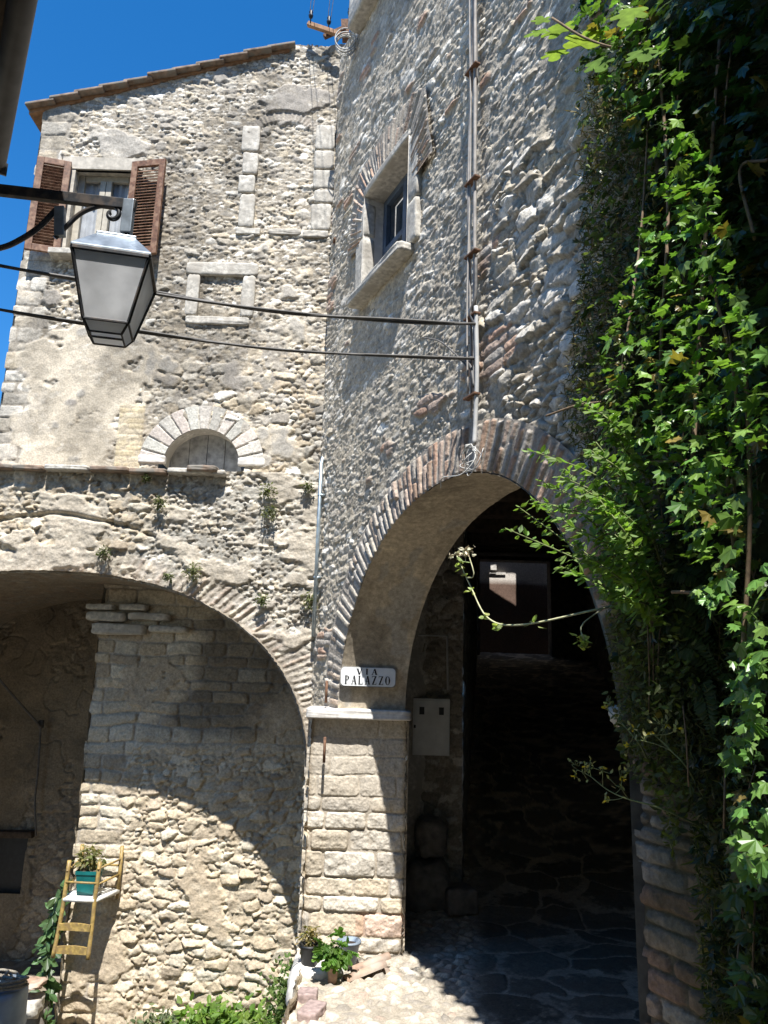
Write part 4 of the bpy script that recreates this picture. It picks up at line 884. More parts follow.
LET = {'P': [stroke(.16, 0, .16, 1, th_), serif(.16, 0), serif(.14, 1, .2)] + bowl(.22, .73, .32, .27, -90, 90, th_),
       'A': [stroke(.10, 0, .31, 1, tn), stroke(.52, 0, .33, 1, th_), [(.17, .33), (.45, .33), (.45, .39), (.17, .39)], serif(.1, 0, .2), serif(.52, 0)],
       'L': [stroke(.16, 0, .16, 1, th_), serif(.16, 1), [(.06, 0), (.56, 0), (.56, .06), (.06, .06)], [(.50, .06), (.56, .06), (.56, .28), (.54, .28)]],
       'Z': [stroke(.15, .0, .50, 1, th_), [(.06, .94), (.58, .94), (.58, 1), (.06, 1)], [(.06, 0), (.58, 0), (.58, .06), (.06, .06)], [(.06, .74), (.08, .74), (.12, .94), (.06, .94)], [(.58, .26), (.56, .26), (.52, .06), (.58, .06)]],
       'O': bowl(.31, .5, .29, .5, 0, 360, th_, 28), 'V': [stroke(.31, 0, .10, 1, th_), stroke(.33, 0, .52, 1, tn), serif(.1, 1), serif(.52, 1, .2)],
       'I': [stroke(.31, 0, .31, 1, th_), serif(.31, 0), serif(.31, 1)]}
def word(txt, xc, zb, hgt, adv):
    n = len(txt); x = xc - adv * n / 2
    for i, ch in enumerate(txt):
        b = MB()
        for k, pl in enumerate(LET[ch]):
            yy = SY - .008 - .0004 * (k % 7)
            V = [(x + i * adv + p * adv * 1.28, yy, zb + q * hgt) for p, q in pl]; b.add(V, [(0, 1, 2, 3)])
        b.build('letter', M['letter'], sign)
word('VIA', cx - .005, cz + hh_ * .22, hh_ * .58, .062); word('PALAZZO', cx, cz - hh_ * .74, hh_ * .84, .056)

# ================================================================== METER CABINET, CONDUIT, LOOSE STONES IN THE PASSAGE
mc = thing('meter_cabinet', 'pale grey metal meter cabinet on the dark passage wall', 'cabinet', (.56, 7.95, -.5))
a, e = onY(413.5, 698, 7.85), onY(449.5, 756, 7.85); b = MB(); mx, mz, mw, mh = (a[0] + e[0]) / 2, (a[2] + e[2]) / 2, e[0] - a[0], a[2] - e[2]
b.box((mx, 7.93, mz), (mw, .16, mh)); b.build('body', M['meter'], mc, bevel=.006)
b = MB(); b.box((mx, 7.847, mz), (mw - .035, .012, mh - .04)); d = b.build('door', M['meter'], mc, bevel=.004)
for s in (-1, 1): b = MB(); b.box((mx + s * .10, 7.838, mz + mh * .28), (.05, .010, .075)); b.build('vent', M['black'], d)
b = MB(); b.box((mx - .17, 7.838, mz), (.02, .012, .03)); b.build('lock', M['iron'], d)
b = MB(); b.tube([onY(418, 635, 7.92), onY(447, 636, 7.92), onY(448, 690, 7.92)], .012, 7); tag(b.build('thin_conduit', M['conduit'], None), 'thin conduit bent above the meter cabinet', 'pipe')
o = stoneblock('stone_block', (.80, 7.55, -2.0), (.30, .32, .22), M['darkstone'], None, seed=160, amp=.02, power=10, X=(.96, .25, 0), Y=(-.25, .96, 0)); tag(o, 'squared loose stone on the cobbles inside the passage', 'stone')
o = stoneblock('boulder', (.55, 7.75, -1.5), (.32, .4, .36), M['darkstone'], None, seed=161, amp=.05, power=3); tag(o, 'rounded dark stone jutting from the passage wall foot', 'stone')
o = stoneblock('boulder', (.5, 7.7, -1.95), (.5, .5, .5), M['darkstone'], None, seed=162, amp=.06, power=3); tag(o, 'larger rough stone at the passage wall foot under the rounded one', 'stone')

# ================================================================== CHAIR ON THE WALL
ch = thing('chair', 'ochre wooden chair hung upside down on the sunlit wall as a plant shelf', 'chair', (-2.76, 7.8, -2.15))
PB = [np.array([-2.925, 7.66, 0]), np.array([-2.625, 7.64, 0])]; FB = [np.array([-2.93, 8.0, 0]), np.array([-2.52, 7.97, 0])]
for p, lean in ((PB[0], -.02), (PB[1], .012)):
    b = MB(); b.tube(curve([p + UP * -1.80 + np.array([0, .03, 0]), p + UP * -2.15, p + UP * -2.40 + np.array([lean * .5, -.02, 0]), p + UP * -2.62 + np.array([lean, -.06, 0])], 12), .019, 10); b.build('post', M['chair'], ch, True)
for p in FB:
    b = MB(); b.tube([p + UP * -1.72, p + UP * -2.20], .018, 10); b.build('leg', M['chair'], ch, True)
def slat(z, hgt, bow):
    n = 12; u = np.linspace(0, 1, n); V = []
    for yo in (-.009, .009):
        for s in (-1, 1):
            for i in range(n):
                p = PB[0] * (1 - u[i]) + PB[1] * u[i]; V.append((p[0], p[1] - .045 + yo + .035 * math.sin(math.pi * u[i]), z + s * hgt / 2 * (1 if s > 0 else 1 + .4 * math.sin(math.pi * u[i]))))
    Fc = []
    for i in range(n - 1): Fc += [(i, i + 1, n + i + 1, n + i), (2 * n + i, 3 * n + i, 3 * n + i + 1, 2 * n + i + 1), (i, 2 * n + i, 2 * n + i + 1, i + 1), (n + i, n + i + 1, 3 * n + i + 1, 3 * n + i)]
    link_mesh('slat', V, Fc, M['chair'], ch, None, False)
slat(-2.36, .055, .03); slat(-2.555, .06, .03)
b = MB()
for z in (-1.985,): b.tube([PB[0] + UP * z, PB[1] + UP * z], .010, 8)
for z in (-1.86, -2.0): b.tube([PB[1] + UP * z, FB[1] + UP * (z + .02)], .010, 8); b.tube([PB[0] + UP * (z - .03), FB[0] + UP * z], .010, 8)
b.tube([FB[0] + UP * -1.9, FB[1] + UP * -1.9], .010, 8); b.build('rung', M['chair'], ch, True)
b = MB(); c4 = [PB[0], PB[1], FB[1], FB[0]]
V = [p + UP * z for z in (-2.155, -2.115) for p in c4]; b.add(V, [(3, 2, 1, 0), (4, 5, 6, 7), (0, 1, 5, 4), (1, 2, 6, 5), (2, 3, 7, 6), (3, 0, 4, 7)])
for i in range(4): b.tube([c4[i] + UP * -2.135, c4[(i + 1) % 4] + UP * -2.135], .022, 8)
b.build('seat', M['rush'], ch, True)
pt = thing('flower_pot', 'square teal pot standing on the hung chair', 'pot', (-2.75, 7.80, -2.11))
b = MB(); pc = np.array([-2.755, 7.79, 0])
for z0, z1, w0, w1 in ((-2.11, -1.93, .15, .19), (-1.93, -1.895, .205, .205)):
    V = [pc + np.array([a * w, e * w, z]) / np.array([1, 1, 1]) for z, w in ((z0, w0 / 2), (z1, w1 / 2)) for a, e in ((-1, -1), (1, -1), (1, 1), (-1, 1))]
    b.add(V, [(3, 2, 1, 0), (0, 1, 5, 4), (1, 2, 6, 5), (2, 3, 7, 6), (3, 0, 4, 7)])
b.build('body', M['teal'], pt, bevel=.004)
b = MB(); b.box((pc[0], pc[1], -1.91), (.17, .17, .02)); b.build('soil', M['soil'], pt)
tuft('succulent_plant', 'bushy olive green succulent growing in the teal pot', pc + UP * -1.82, .145, 260, (.16, .165, .06), .050, out=(0, -.1, .45))

# ================================================================== GROUND CLUTTER BY THE PIER
o = stoneblock('plinth_rock', (-.40, 6.12, -2.23), (.40, .42, .32), M['dressedw'], None, seed=170, amp=.03, power=5); tag(o, 'whitewashed rough rock at the foot of the pier carrying the pots', 'rock')
def pot(name, label, c, r0, r1, hgt, m, soil=True):
    t = thing(name, label, 'pot', c); b = MB()
    b.lathe(c, [(0, 0), (r0, 0), (r1, hgt), (r1 + .008, hgt), (r1 + .008, hgt - .02), (r1 + .002, hgt), (r1 - .012, hgt), (r1 - .02, hgt * .8), (0, hgt * .8)], 24); b.build('body', M[m], t, True)
    if soil: b = MB(); b.lathe(c, [(0, hgt * .84), (r1 - .022, hgt * .83)], 24); b.build('soil', M['soil'], t)
    return t
pot('flower_pot', 'round black plastic pot with dry plant beside the pier', (-.455, 6.05, -2.09), .058, .075, .15, 'black')
pot('flower_pot', 'empty grey plastic pot tilted beside the clay tiles', (-.17, 6.15, -2.09), .06, .085, .15, 'greyplastic')
pot('flower_pot', 'narrow brown pot under the broad green leaves', (-.27, 5.86, -2.13), .03, .042, .15, 'clay')
tuft('dry_plant', 'straggly yellowish plant in the black pot', (-.46, 6.05, -1.90), .085, 150, (.26, .22, .09), .035, out=(0, -.1, .6))
tuft('leafy_plant', 'young plant with broad bright green leaves beside the pier', (-.265, 5.86, -1.93), .12, 38, (.10, .21, .035), .085, shape=FIG, out=(0, -.5, .3))
for i, (c, lab) in enumerate([((-.01, 6.08, -2.06), 'upper old clay roof tile leaning at the pier foot'), ((-.04, 5.98, -2.08), 'lower old clay roof tile lying in front of the other')]):
    d = nrmz(np.array([.84, .50, .16])); sd = nrmz(np.cross(UP, d)); u3 = np.cross(d, sd); b = MB(); n = 10; V = []
    for s in (-.17, .17):
        for r in (.036, .026):
            for k in range(n): a = math.pi * k / (n - 1); V.append(np.array(c) + d * s + sd * r * math.cos(a) + u3 * r * math.sin(a) - UP * .02)
    Fc = [(k, k + 1, 2 * n + k + 1, 2 * n + k) for k in range(n - 1)] + [(n + k, 3 * n + k, 3 * n + k + 1, n + k + 1) for k in range(n - 1)] + [(k, n + k, n + k + 1, k + 1) for k in range(n - 1)] + [(2 * n + k, 2 * n + k + 1, 3 * n + k + 1, 3 * n + k) for k in range(n - 1)]
    tag(b.add(V, Fc).build('clay_tile', M['clay'], None, True), lab, 'roof tile')
o = stoneblock('edging_stone', (-.37, 5.35, -2.12), (.13, .22, .08), M['brickp'], None, seed=181, amp=.008, power=12, X=(.95, -.3, 0), Y=(.3, .95, 0)); tag(o, 'purplish edging brick nearest the bottom of the view', 'brick')
o = stoneblock('edging_stone', (-.42, 5.58, -2.11), (.13, .13, .07), M['brickp'], None, seed=182, amp=.008, power=12); tag(o, 'purplish edging brick next to the white rock', 'brick')

# barrel with rope
br = thing('barrel', 'blue plastic barrel with coiled rope on its lid in the left corner', 'barrel', (-3.09, 6.75, -3.43))
b = MB(); b.lathe((-3.09, 6.75, -3.43), [(0, 0), (.27, 0), (.29, .04), (.29, .25), (.30, .27), (.29, .29), (.29, .58), (.30, .60), (.29, .62), (.285, .84), (.27, .88), (.0, .885)], 36); b.build('body', M['blue'], br, True)
b = MB(); th = np.linspace(0, 2 * math.pi * 6, 200)
b.tube(np.stack([-3.07 + (.10 + .15 * ((th / 6.28) % 1.0) * .6 + .05 * np.sin(th * .37)) * np.cos(th) * 1.3, 6.72 + (.16 + .03 * np.sin(th * .7)) * np.sin(th), -2.525 + .012 * (th / 6.28)], -1), .011, 7)
b.tube(curve([(-3.03, 6.5, -2.50), (-2.93, 6.44, -2.57), (-2.86, 6.43, -2.7), (-2.73, 6.5, -2.72)], 16), .010, 7)
tag(b.build('rope', plain('grey_rope', (.27, .24, .19), .95, sc=90, amt=.5, bs=.6), None, True), 'coil of old grey rope lying on the blue barrel', 'rope')
for i, (x, z, m, lab) in enumerate([(-3.12, -3.02, 'dressed', 'pale stone lying low beside the barrel'), (-3.12, -2.84, 'clay', 'broken orange tile on the stones beside the barrel')]):
    o = stoneblock('loose_stone', (x, 7.6, z), (.24, .24, .16 if i == 0 else .05), M[m], None, seed=190 + i, amp=.03, power=5); tag(o, lab, 'stone')
o = stoneblock('low_wall', (-3.2, 7.75, -3.25), (.42, .3, .42), M['darkstone'], None, seed=195, amp=.05, power=5); tag(o, 'rough low heap of masonry behind the barrel', 'masonry')

# ================================================================== VEGETATION
# tufts on the lower wall
for u, v, r, lab in ((160, 503, .09, 'tuft of weeds high on the wall under the lunette'), (104, 553, .08, 'tuft of weeds at the crown of the arch'), (193, 572, .12, 'round green weed right of the arch crown'), (168, 577, .06, 'tiny weed left of the round green one'),
                     (268, 492, .11, 'larger olive weed near the top of the right spandrel'), (270, 513, .10, 'yellowish weed below the larger olive weed'), (308, 487, .08, 'dark weed beside the zinc pipe top'), (262, 600, .09, 'faint weed low on the right spandrel'), (310, 600, .11, 'weed growing in the corner by the pipe foot'), (147, 478, .05, 'little weed under the ledge')):
    p = onY(u, v, 6.99); tuft('wall_weed', lab, p, r * .85, int(70 + 800 * r), (.085, .10, .04) if r < .1 else (.12, .13, .055), .026, out=(0, -.6, .1), group='weeds rooted in the wall face')
# bush along the foot of the inner wall
def bush(name, label, c, sz, n, base, ls, shape=OVAL, cat='bush'):
    c = np.array(c, float); t = thing(name, label, cat, tuple(c)); k = n // 14
    seeds = c + RNG.normal(0, .42, (k, 3)) * np.array(sz); idx = RNG.integers(0, k, n)
    pos = seeds[idx] + RNG.normal(0, .06, (n, 3)); nor = RNG.normal(0, .5, (n, 3)) + UP * .8 + np.array([0, -.4, 0]); tp = RNG.normal(0, 1, (n, 3)) + UP * .2
    leafmesh('foliage', [scatter(shape, pos, nor, tp, ls * (.6 + .8 * RNG.random(n)), shade(n, base, .4))], M['softleaf'], t)
    b = MB()
    for s in seeds[::2]: b.tube(curve([np.array([s[0] * .7 + c[0] * .3, s[1], c[2] - sz[2]]), (s + c) / 2, s + UP * .04], 6), .005, 5)
    b.build('stem', M['stalk'], t, True); return t
bush('bush', 'bright green leafy bush at the foot of the sunlit wall', (-1.30, 7.5, -3.13), (.55, .25, .16), 1700, (.115, .20, .03), .075)
bush('bush', 'greyish low herb at the left end of the bright bush', (-1.85, 7.45, -3.14), (.22, .2, .13), 600, (.12, .15, .07), .045)
bush('bush', 'small feathery weeds between the pier rock and the bush', (-.62, 6.35, -2.45), (.12, .2, .22), 800, (.10, .16, .04), .04)
# creeper up the arris by the chair
cr = thing('creeper', 'creeper with round leaves climbing the shaded edge beside the chair', 'creeper', (-3.05, 7.95, -3.3))
b = MB(); stem = curve([(-2.95, 7.8, -3.35), (-3.06, 7.9, -2.9), (-3.10, 7.95, -2.5), (-3.07, 7.98, -2.15)], 30); b.tube(stem, .008, 6, r1=.004); b.build('stem', M['vine'], cr, True)
n = 190; i = RNG.integers(0, 30, n); wd = .17 * (1 - i / 34.)
pos = stem[i] + np.stack([-np.abs(RNG.normal(0, .5, n)) * wd + .02, RNG.normal(-.05, .04, n), RNG.normal(0, .06, n)], -1)
leafmesh('foliage', [scatter(OVAL, pos, RNG.normal(0, .35, (n, 3)) + np.array([-.1, -.8, .5]), RNG.normal(0, .6, (n, 3)) - UP * .6, .085 + .05 * RNG.random(n), shade(n, (.07, .13, .05), .4))], M['leaf'], cr)

# --- ivy and hanging growth on the near end of the oblique wall
def cloud(poly, n, o0, o1): return np.array([onW(u, v, o0 + (o1 - o0) * RNG.random() ** 1.2) for u, v in in_poly(poly, n)])
ivy = thing('ivy', 'dense dark green ivy hanging over the right-hand wall, leaf tips catching the sun', 'ivy', tuple(W(4.5, -2.0)))
def curtain(poly, n):
    out = []
    for u, v in in_poly(poly, n):
        z = onW(u, v, .3)[2]; out.append(onW(u, v, np.clip(.16 + .130 * (3.3 - z), .16, .54) + .15 * RNG.random()))
    return np.array(out)
def ivy_set(pos, size, base, var=.35, face=.6):
    n = len(pos); nor = N * face + UP * .55 + RNG.normal(0, .38, (n, 3)); tp = -UP * .9 + RNG.normal(0, .45, (n, 3)) + N * .3
    cl = shade(n, base, var); old = RNG.random(n) < .06; cl[old] = np.array((.20, .15, .04)) * (.5 + .8 * RNG.random((old.sum(), 1)))
    return scatter(IVY, pos, nor, tp, size * (.45 + 1.0 * RNG.random(n) ** 1.4), cl)
parts = []  # leaf colours carry the light: paler where sunlit, darker where shaded
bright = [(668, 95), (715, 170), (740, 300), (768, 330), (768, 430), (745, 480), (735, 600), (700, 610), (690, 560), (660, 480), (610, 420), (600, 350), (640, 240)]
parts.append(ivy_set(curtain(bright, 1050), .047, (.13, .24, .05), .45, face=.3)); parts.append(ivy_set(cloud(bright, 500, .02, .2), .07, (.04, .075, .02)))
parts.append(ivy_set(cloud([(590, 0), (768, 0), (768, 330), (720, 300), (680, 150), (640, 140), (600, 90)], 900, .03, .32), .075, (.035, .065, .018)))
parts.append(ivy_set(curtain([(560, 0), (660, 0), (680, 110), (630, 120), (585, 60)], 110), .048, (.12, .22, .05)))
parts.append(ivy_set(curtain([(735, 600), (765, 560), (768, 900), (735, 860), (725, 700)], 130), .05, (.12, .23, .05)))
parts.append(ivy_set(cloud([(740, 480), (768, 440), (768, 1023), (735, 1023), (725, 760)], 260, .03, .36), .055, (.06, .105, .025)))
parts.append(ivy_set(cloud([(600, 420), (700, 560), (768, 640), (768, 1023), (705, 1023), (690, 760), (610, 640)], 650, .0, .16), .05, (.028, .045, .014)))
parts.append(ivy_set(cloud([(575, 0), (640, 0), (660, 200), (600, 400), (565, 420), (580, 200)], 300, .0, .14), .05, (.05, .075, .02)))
n = 2600; q = cloud([(585, 120), (650, 60), (660, 220), (640, 420), (690, 560), (700, 700), (640, 720), (615, 640), (598, 500), (572, 430), (585, 260)], n, .02, .26)
ferny = scatter(OVAL, q, RNG.normal(0, .5, (n, 3)) + UP * .6 + N * .4, RNG.normal(0, .7, (n, 3)) - T * .3 - UP * .2 + N * .4, .018 + .03 * RNG.random(n), shade(n, (.10, .135, .045), .5))
n = 900; q = cloud([(608, 690), (680, 680), (700, 780), (672, 860), (655, 790), (628, 775)], n, .0, .14)
ferny2 = scatter(OVAL, q, RNG.normal(0, .5, (n, 3)) + UP * .6 + N * .4, RNG.normal(0, .7, (n, 3)) - T * .3 - UP * .4 + N * .4, .018 + .028 * RNG.random(n), shade(n, (.085, .11, .038), .5))
# unseen leaves above and to the right, added to keep the wall in shade
k = 2600; tt = 4.0 + 1.9 * RNG.random(k); zz = 3.6 + 2.6 * RNG.random(k); oo = RNG.random(k) * .10
parts.append(ivy_set(np.array([W(a, z, o_) for a, z, o_ in zip(tt, zz, oo)]), .085, (.045, .085, .022)))
k = 1500; tt = 5.0 + 1.2 * RNG.random(k); zz = -2 + 6 * RNG.random(k); oo = RNG.random(k) * .4
parts.append(ivy_set(np.array([W(a, z, o_) for a, z, o_ in zip(tt, zz, oo)]), .085, (.045, .085, .022)))
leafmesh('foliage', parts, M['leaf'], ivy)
o = thing('fine_creeper', 'fine olive small-leaved creeper along the ragged left edge of the ivy', 'creeper', tuple(W(3.9, 0))); leafmesh('foliage', [ferny, ferny2], M['softleaf'], o)
b = MB()
for pts, r in (([(660, 60), (668, 200), (662, 330), (660, 400)], .007), ([(720, 40), (705, 250), (695, 420), (690, 520)], .008), ([(700, 240), (735, 380), (728, 470), (735, 560)], .006), ([(730, 560), (712, 590), (672, 592)], .006), ([(700, 460), (650, 462)], .005),
               ([(690, 480), (730, 470), (735, 540)], .005), ([(650, 100), (640, 240), (620, 380)], .005), ([(742, 300), (750, 500), (740, 700)], .007), ([(600, 402), (575, 406), (546, 416)], .005), ([(620, 385), (600, 394)], .005), ([(768, 160), (740, 170), (755, 240)], .006)):
    b.tube(curve([onW(u, v, np.clip(.08 + .150 * (3.3 - onW(u, v, .3)[2]), .1, .62)) for u, v in pts], 24), r, 6)
for i in range(34):
    v = 930 * RNG.random(); u = np.interp(v, [0, 400, 620, 800, 1000], [605, 605, 650, 690, 720]); u = u + (768 - u) * RNG.random(); o_ = .05 + .25 * RNG.random(); du = RNG.normal(0, 14)
    b.tube(curve([onW(u, v, o_), onW(u + du * .6, v + 35, o_ + .03), onW(u + du, v + 60 + 40 * RNG.random(), o_ - .02)], 8), .0025 + .002 * RNG.random(), 5)
b.build('stem', M['vine'], ivy, True)
# moss and fine dry growth along the edge
moss = []
edge = [(590, 60), (640, 60), (650, 260), (640, 480), (690, 700), (690, 740), (640, 740), (612, 660), (590, 480), (565, 430), (580, 260)]
n = 9000; pos = cloud(edge, n, .0, .09); moss.append(scatter(BLADE, pos, RNG.normal(0, 1, (n, 3)) + N, RNG.normal(0, .7, (n, 3)) - UP * .5 + N * .5, .018 + .035 * RNG.random(n), shade(n, (.085, .095, .035), .5)))
n = 7500; pos = cloud([(620, 520), (768, 560), (768, 1023), (705, 1023), (690, 800), (612, 680)], n, .0, .16); moss.append(scatter(BLADE, pos, RNG.normal(0, 1, (n, 3)) + N, RNG.normal(0, .8, (n, 3)) - UP * .4 + N * .4, .02 + .04 * RNG.random(n), shade(n, (.065, .08, .022), .5)))
o = leafmesh('moss_growth', moss, M['softleaf'], None); tag(o, 'fine moss and grass covering the damp end of the right wall', 'moss', kind='stuff')
n = 1500; pos = cloud([(575, 90), (650, 60), (655, 330), (600, 420), (560, 410), (585, 250)], n, .02, .2)
o = leafmesh('dry_grass', [scatter(BLADE, pos, RNG.normal(0, 1, (n, 3)), RNG.normal(0, .9, (n, 3)) - T * .5 + N * .4, .025 + .05 * RNG.random(n), shade(n, (.22, .20, .10), .4))], M['dry'], None); tag(o, 'wispy dry grass along the left edge of the ivy', 'dry grass', kind='stuff')
# fig shoot at the top
fig = thing('fig_shoot', 'fig shoot with large translucent yellow-green leaves at the top right', 'fig', tuple(onW(600, 20)))
b = MB(); b.tube(curve([onW(655, 40, .1), onW(620, 48, .25), onW(585, 38, .35), onW(552, 18, .42)], 16), .006, 6); b.build('stem', M['vine'], fig, True)
lf = [((580, 45), (6, -32), .20, (.25, .36, .02)), ((562, 32), (-18, -22), .15, (.19, .30, .02)), ((556, 50), (-2, 26), .12, (.20, .31, .02)), ((545, 30), (-12, 16), .11, (.15, .25, .03)), ((543, 22), (-6, -16), .09, (.15, .25, .03)), ((596, 60), (12, 18), .12, (.10, .18, .03)), ((634, 8), (-8, 26), .14, (.16, .26, .03)), ((640, 50), (10, 22), .12, (.10, .18, .03))]
for (u, v), (du, dv), s, cl in lf:
    p = onW(u, v, .38); q = onW(u + du, v + dv, .40)
    leafmesh('leaf', [scatter(FIG, p[None], (np.array([-.3, -.9, .38]) + RNG.normal(0, .10, 3))[None], (q - p)[None], np.array([s]), np.array([cl]), .006)], M['figleaf'], fig, True)
# bright herb with long leafy stems
herb = thing('herb_plant', 'bright green herb with long leafy stems sprouting over the arch edge', 'plant', tuple(onW(630, 600)))
b = MB(); pos, nor, tp, sz = [], [], [], []
stems = [((640, 600), (600, 570), (505, 528)), ((645, 610), (590, 560), (520, 508)), ((640, 590), (590, 520), (530, 500)), ((640, 540), (600, 510), (543, 482)), ((632, 520), (600, 478), (530, 450)), ((650, 500), (620, 470), (590, 450)), ((640, 560), (610, 520), (566, 470)), ((650, 620), (610, 590), (560, 566)), ((650, 580), (630, 540), (600, 500)), ((660, 560), (640, 500), (596, 442)), ((655, 640), (640, 590), (612, 540)), ((640, 470), (620, 430), (580, 400)), ((650, 600), (615, 575), (575, 545)), ((645, 560), (600, 540), (548, 512)), ((650, 530), (612, 500), (560, 476)), ((655, 590), (630, 570), (590, 556)), ((660, 600), (640, 560), (610, 530)), ((650, 480), (625, 450), (605, 420)), ((655, 545), (625, 515), (585, 490)), ((660, 610), (635, 600), (600, 588))]
for st in stems:
    o_ = .40 + .24 * RNG.random(); P = curve([onW(*st[0], .14), onW(*st[1], o_), onW(*st[2], o_ + .08)], 26); b.tube(P, .0045, 5, r1=.002)
    d = nrmz(np.gradient(P, axis=0))
    for i in range(3, 26):
        for s in (0, 1, 2):
            r = RNG.normal(0, 1, 3); sd = nrmz(np.cross(d[i], r)); pos.append(P[i] + sd * .006); tp.append(sd + d[i] * .6); nor.append(UP * .8 + N * .4 + RNG.normal(0, .4, 3)); sz.append((.036 + .026 * RNG.random()) * (1.15 - .5 * i / 26))
n = len(pos); leafmesh('foliage', [scatter(OVAL, np.array(pos), np.array(nor), np.array(tp), np.array(sz), shade(n, (.15, .25, .055), .3))], M['softleaf'], herb); b.build('stem', M['stalk'], herb, True)
# long bent stem with dry flower heads
ds = thing('bent_flower_stem', 'long pale bent stem with withered flower heads hanging in front of the passage', 'plant', tuple(onW(600, 612)))
P = curve([onW(612, 606, .12), onW(590, 611, .25), onW(520, 625, .40), onW(488, 618, .44), (onW(470, 585, .46)), onW(457, 556, .47)], 40); b = MB(); b.tube(P, .0055, 6, r1=.003)
b.tube(curve([P[33], onW(474, 575, .47), onW(468, 553, .48)], 8), .003, 5); b.tube(curve([P[4], onW(582, 625, .28), onW(584, 640, .28)], 8), .003, 5); b.build('stem', M['palestalk'], ds, True)
q = np.vstack([onW(468, 552, .48) + RNG.normal(0, .012, (26, 3)), onW(455, 555, .47) + RNG.normal(0, .008, (12, 3))]); n = len(q)
leafmesh('flower_head', [scatter(OVAL, q, RNG.normal(0, 1, (n, 3)), RNG.normal(0, 1, (n, 3)), .022 + .015 * RNG.random(n), shade(n, (.55, .52, .38), .2))], M['dry'], ds)
q = np.vstack([P[i] + RNG.normal(0, .01, (4, 3)) for i in (14, 20, 24, 30, 34, 36, 38)] + [onW(584, 640, .28) + RNG.normal(0, .016, (16, 3))]); n = len(q)
leafmesh('foliage', [scatter(OVAL, q, RNG.normal(0, .5, (n, 3)) + UP, RNG.normal(0, 1, (n, 3)), .025 + .025 * RNG.random(n), shade(n, (.30, .36, .14), .3))], M['softleaf'], ds)
# yellow-flowered weeds
def weed(label, base, spine, tips, o_):
    t = thing('flowering_weed', label, 'weed', tuple(onW(*base, .05)), 'yellow-flowered weeds on the right wall'); b = MB(); fl = []; buds = []
    P = curve([onW(*base, .05)] + [onW(u, v, o_) for u, v in spine], 24); b.tube(P, .004, 5, r1=.002)
    for (i, u, v) in tips:
        e = onW(u, v, o_ + RNG.uniform(-.03, .03)); m_ = (P[i] + e) / 2 + RNG.normal(0, .008, 3); b.tube(curve([P[i], m_, e], 7), .002, 5)
        for _ in range(4): d = e + RNG.normal(0, .015, 3); b.tube([m_ * .3 + e * .7, d], .0016, 4); buds.append(d)
        fl.append(e)
    b.build('stem', M['stalk'], t, True)
    for k in range(0, len(buds), 4): q = np.array(buds[k:k + 4]); n = len(q); leafmesh('bud_cluster', [scatter(OVAL, q, RNG.normal(0, 1, (n, 3)), RNG.normal(0, .5, (n, 3)) + UP, np.full(n, .022), shade(n, (.36, .38, .22), .2))], M['softleaf'], t)
    q = np.repeat(np.array(fl[::2]), 5, 0); n = len(q); leafmesh('flower', [scatter(OVAL, q, RNG.normal(0, .5, (n, 3)) + UP, RNG.normal(0, 1, (n, 3)), np.full(n, .02), shade(n, (.62, .50, .05), .15))], M['softleaf'], t)
weed('weed with small yellow flowers reaching over the dark passage', (705, 828), [(660, 808), (628, 799), (608, 790), (590, 776), (578, 770)], [(10, 606, 800), (12, 615, 785), (15, 603, 768), (18, 590, 762), (20, 585, 766), (21, 583, 772), (22, 575, 776), (23, 578, 765), (9, 622, 778)], .22)
weed('upper weed with yellow flowers against the mossy brick edge', (700, 790), [(685, 765), (668, 748), (655, 735)], [(12, 650, 732), (16, 660, 722), (20, 668, 725), (22, 672, 715), (23, 678, 728), (14, 640, 740)], .2)
weed('small weed with yellow flowers above the pale jutting stone', (650, 765), [(640, 745), (628, 730), (618, 718)], [(10, 634, 728), (16, 616, 722), (20, 606, 708), (22, 622, 712), (12, 628, 745)], .16)
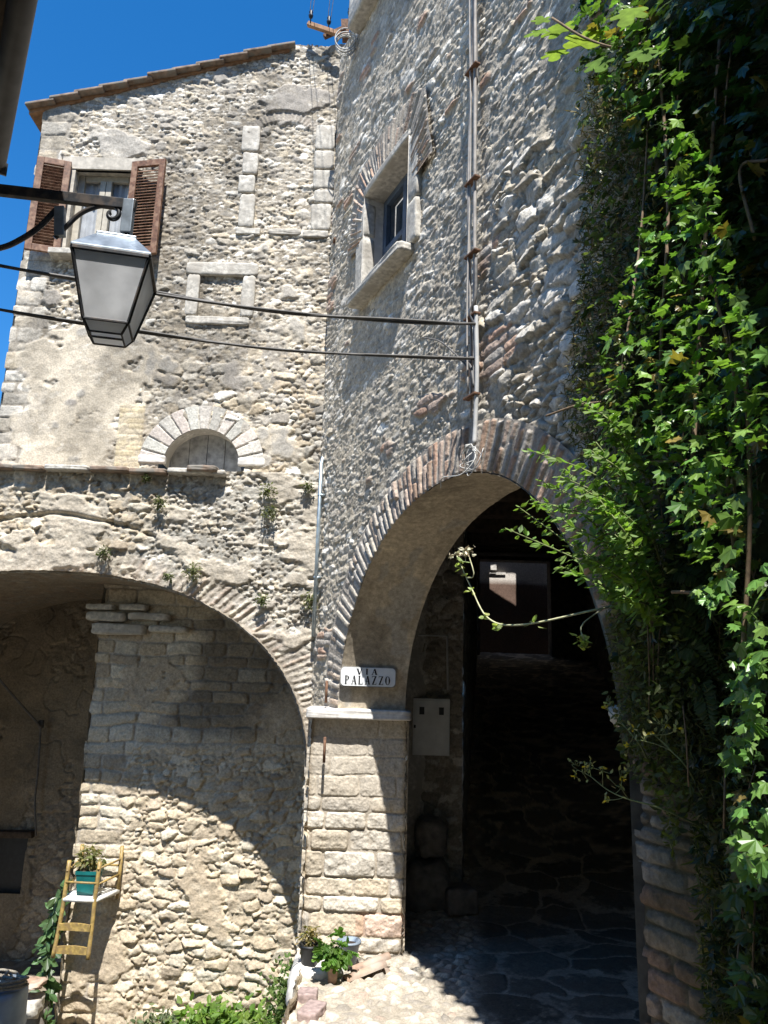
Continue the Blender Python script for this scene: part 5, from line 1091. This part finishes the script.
# fern
fern = thing('fern', 'fern fronds hanging in the shade of the ivy', 'fern', tuple(onW(665, 640)))
for k, (u0, v0, u1, v1, u2, v2) in enumerate([(655, 575, 685, 572, 715, 590), (650, 600, 690, 598, 720, 625), (650, 630, 680, 622, 712, 645), (660, 655, 690, 648, 715, 672), (690, 660, 705, 700, 712, 735)]):
    P = curve([onW(u0, v0, .05), onW(u1, v1, .16), onW(u2, v2, .14)], 20); d = nrmz(np.gradient(P, axis=0)); sd = nrmz(np.cross(d, N + UP * .3)); q = np.vstack([P, P]); tp = np.vstack([sd + d * .4, -sd + d * .4]); n = len(q)
    leafmesh('frond', [scatter(OVAL, q, np.tile(N + UP * .6, (n, 1)), tp, np.tile(.05 * np.sin(np.linspace(.5, 3.0, 20)) + .008, 2), shade(n, (.06, .095, .03), .2))], M['softleaf'], fern)

# pale jutting stone at the near springing
o = stoneblock('springer_stone', onW(622, 716, .0), (.075, .10, .085), M['dressed'], arch, T, N, UP, seed=200, amp=.02, power=3.5)

# ================================================================== LIGHT, SKY, CAMERA
w = bpy.data.worlds.new('World'); S.world = w; w.use_nodes = True
n = w.node_tree.nodes; l = w.node_tree.links
sky = n.new('ShaderNodeTexSky'); sky.sky_type = 'NISHITA'; sky.sun_disc = False
el = math.asin(SUN[2]); az = math.atan2(SUN[0], SUN[1])
sky.sun_elevation = el; sky.sun_rotation = az; sky.altitude = 600; sky.air_density = 1.0; sky.dust_density = .1; sky.ozone_density = 5.0
hs_ = n.new('ShaderNodeHueSaturation'); hs_.inputs['Saturation'].default_value = 1.30; l.new(sky.outputs[0], hs_.inputs['Color'])
l.new(hs_.outputs[0], n['Background'].inputs[0]); n['Background'].inputs[1].default_value = .115
su = bpy.data.lights.new('sun', 'SUN'); su.energy = 5.0; su.angle = R_(.5); su.color = (1, .97, .925)
so = bpy.data.objects.new('sun', su); COL.objects.link(so); so.rotation_euler = Vector(SUN).to_track_quat('Z', 'Y').to_euler(); so.location = (0, -5, 12)
cd = bpy.data.cameras.new('camera'); cam = bpy.data.objects.new('camera', cd); COL.objects.link(cam)
cd.sensor_fit = 'VERTICAL'; cd.sensor_height = 36; cd.sensor_width = 27; cd.lens = F / 1024 * 36; cd.clip_end = 500; cd.clip_start = .02
cam.matrix_world = Matrix([[*RC[i], 0] for i in range(3)] + [[0, 0, 0, 1]])
S.camera = cam
S.render.resolution_x, S.render.resolution_y = 768, 1024
S.view_settings.view_transform = 'Standard'; S.view_settings.look = 'None'; S.view_settings.exposure = 1.0; S.view_settings.gamma = 1
S.cycles.max_bounces = 8; S.cycles.diffuse_bounces = 4; S.cycles.transparent_max_bounces = 8; S.cycles.caustics_reflective = False; S.cycles.caustics_refractive = False
S.cycles.use_denoising = True
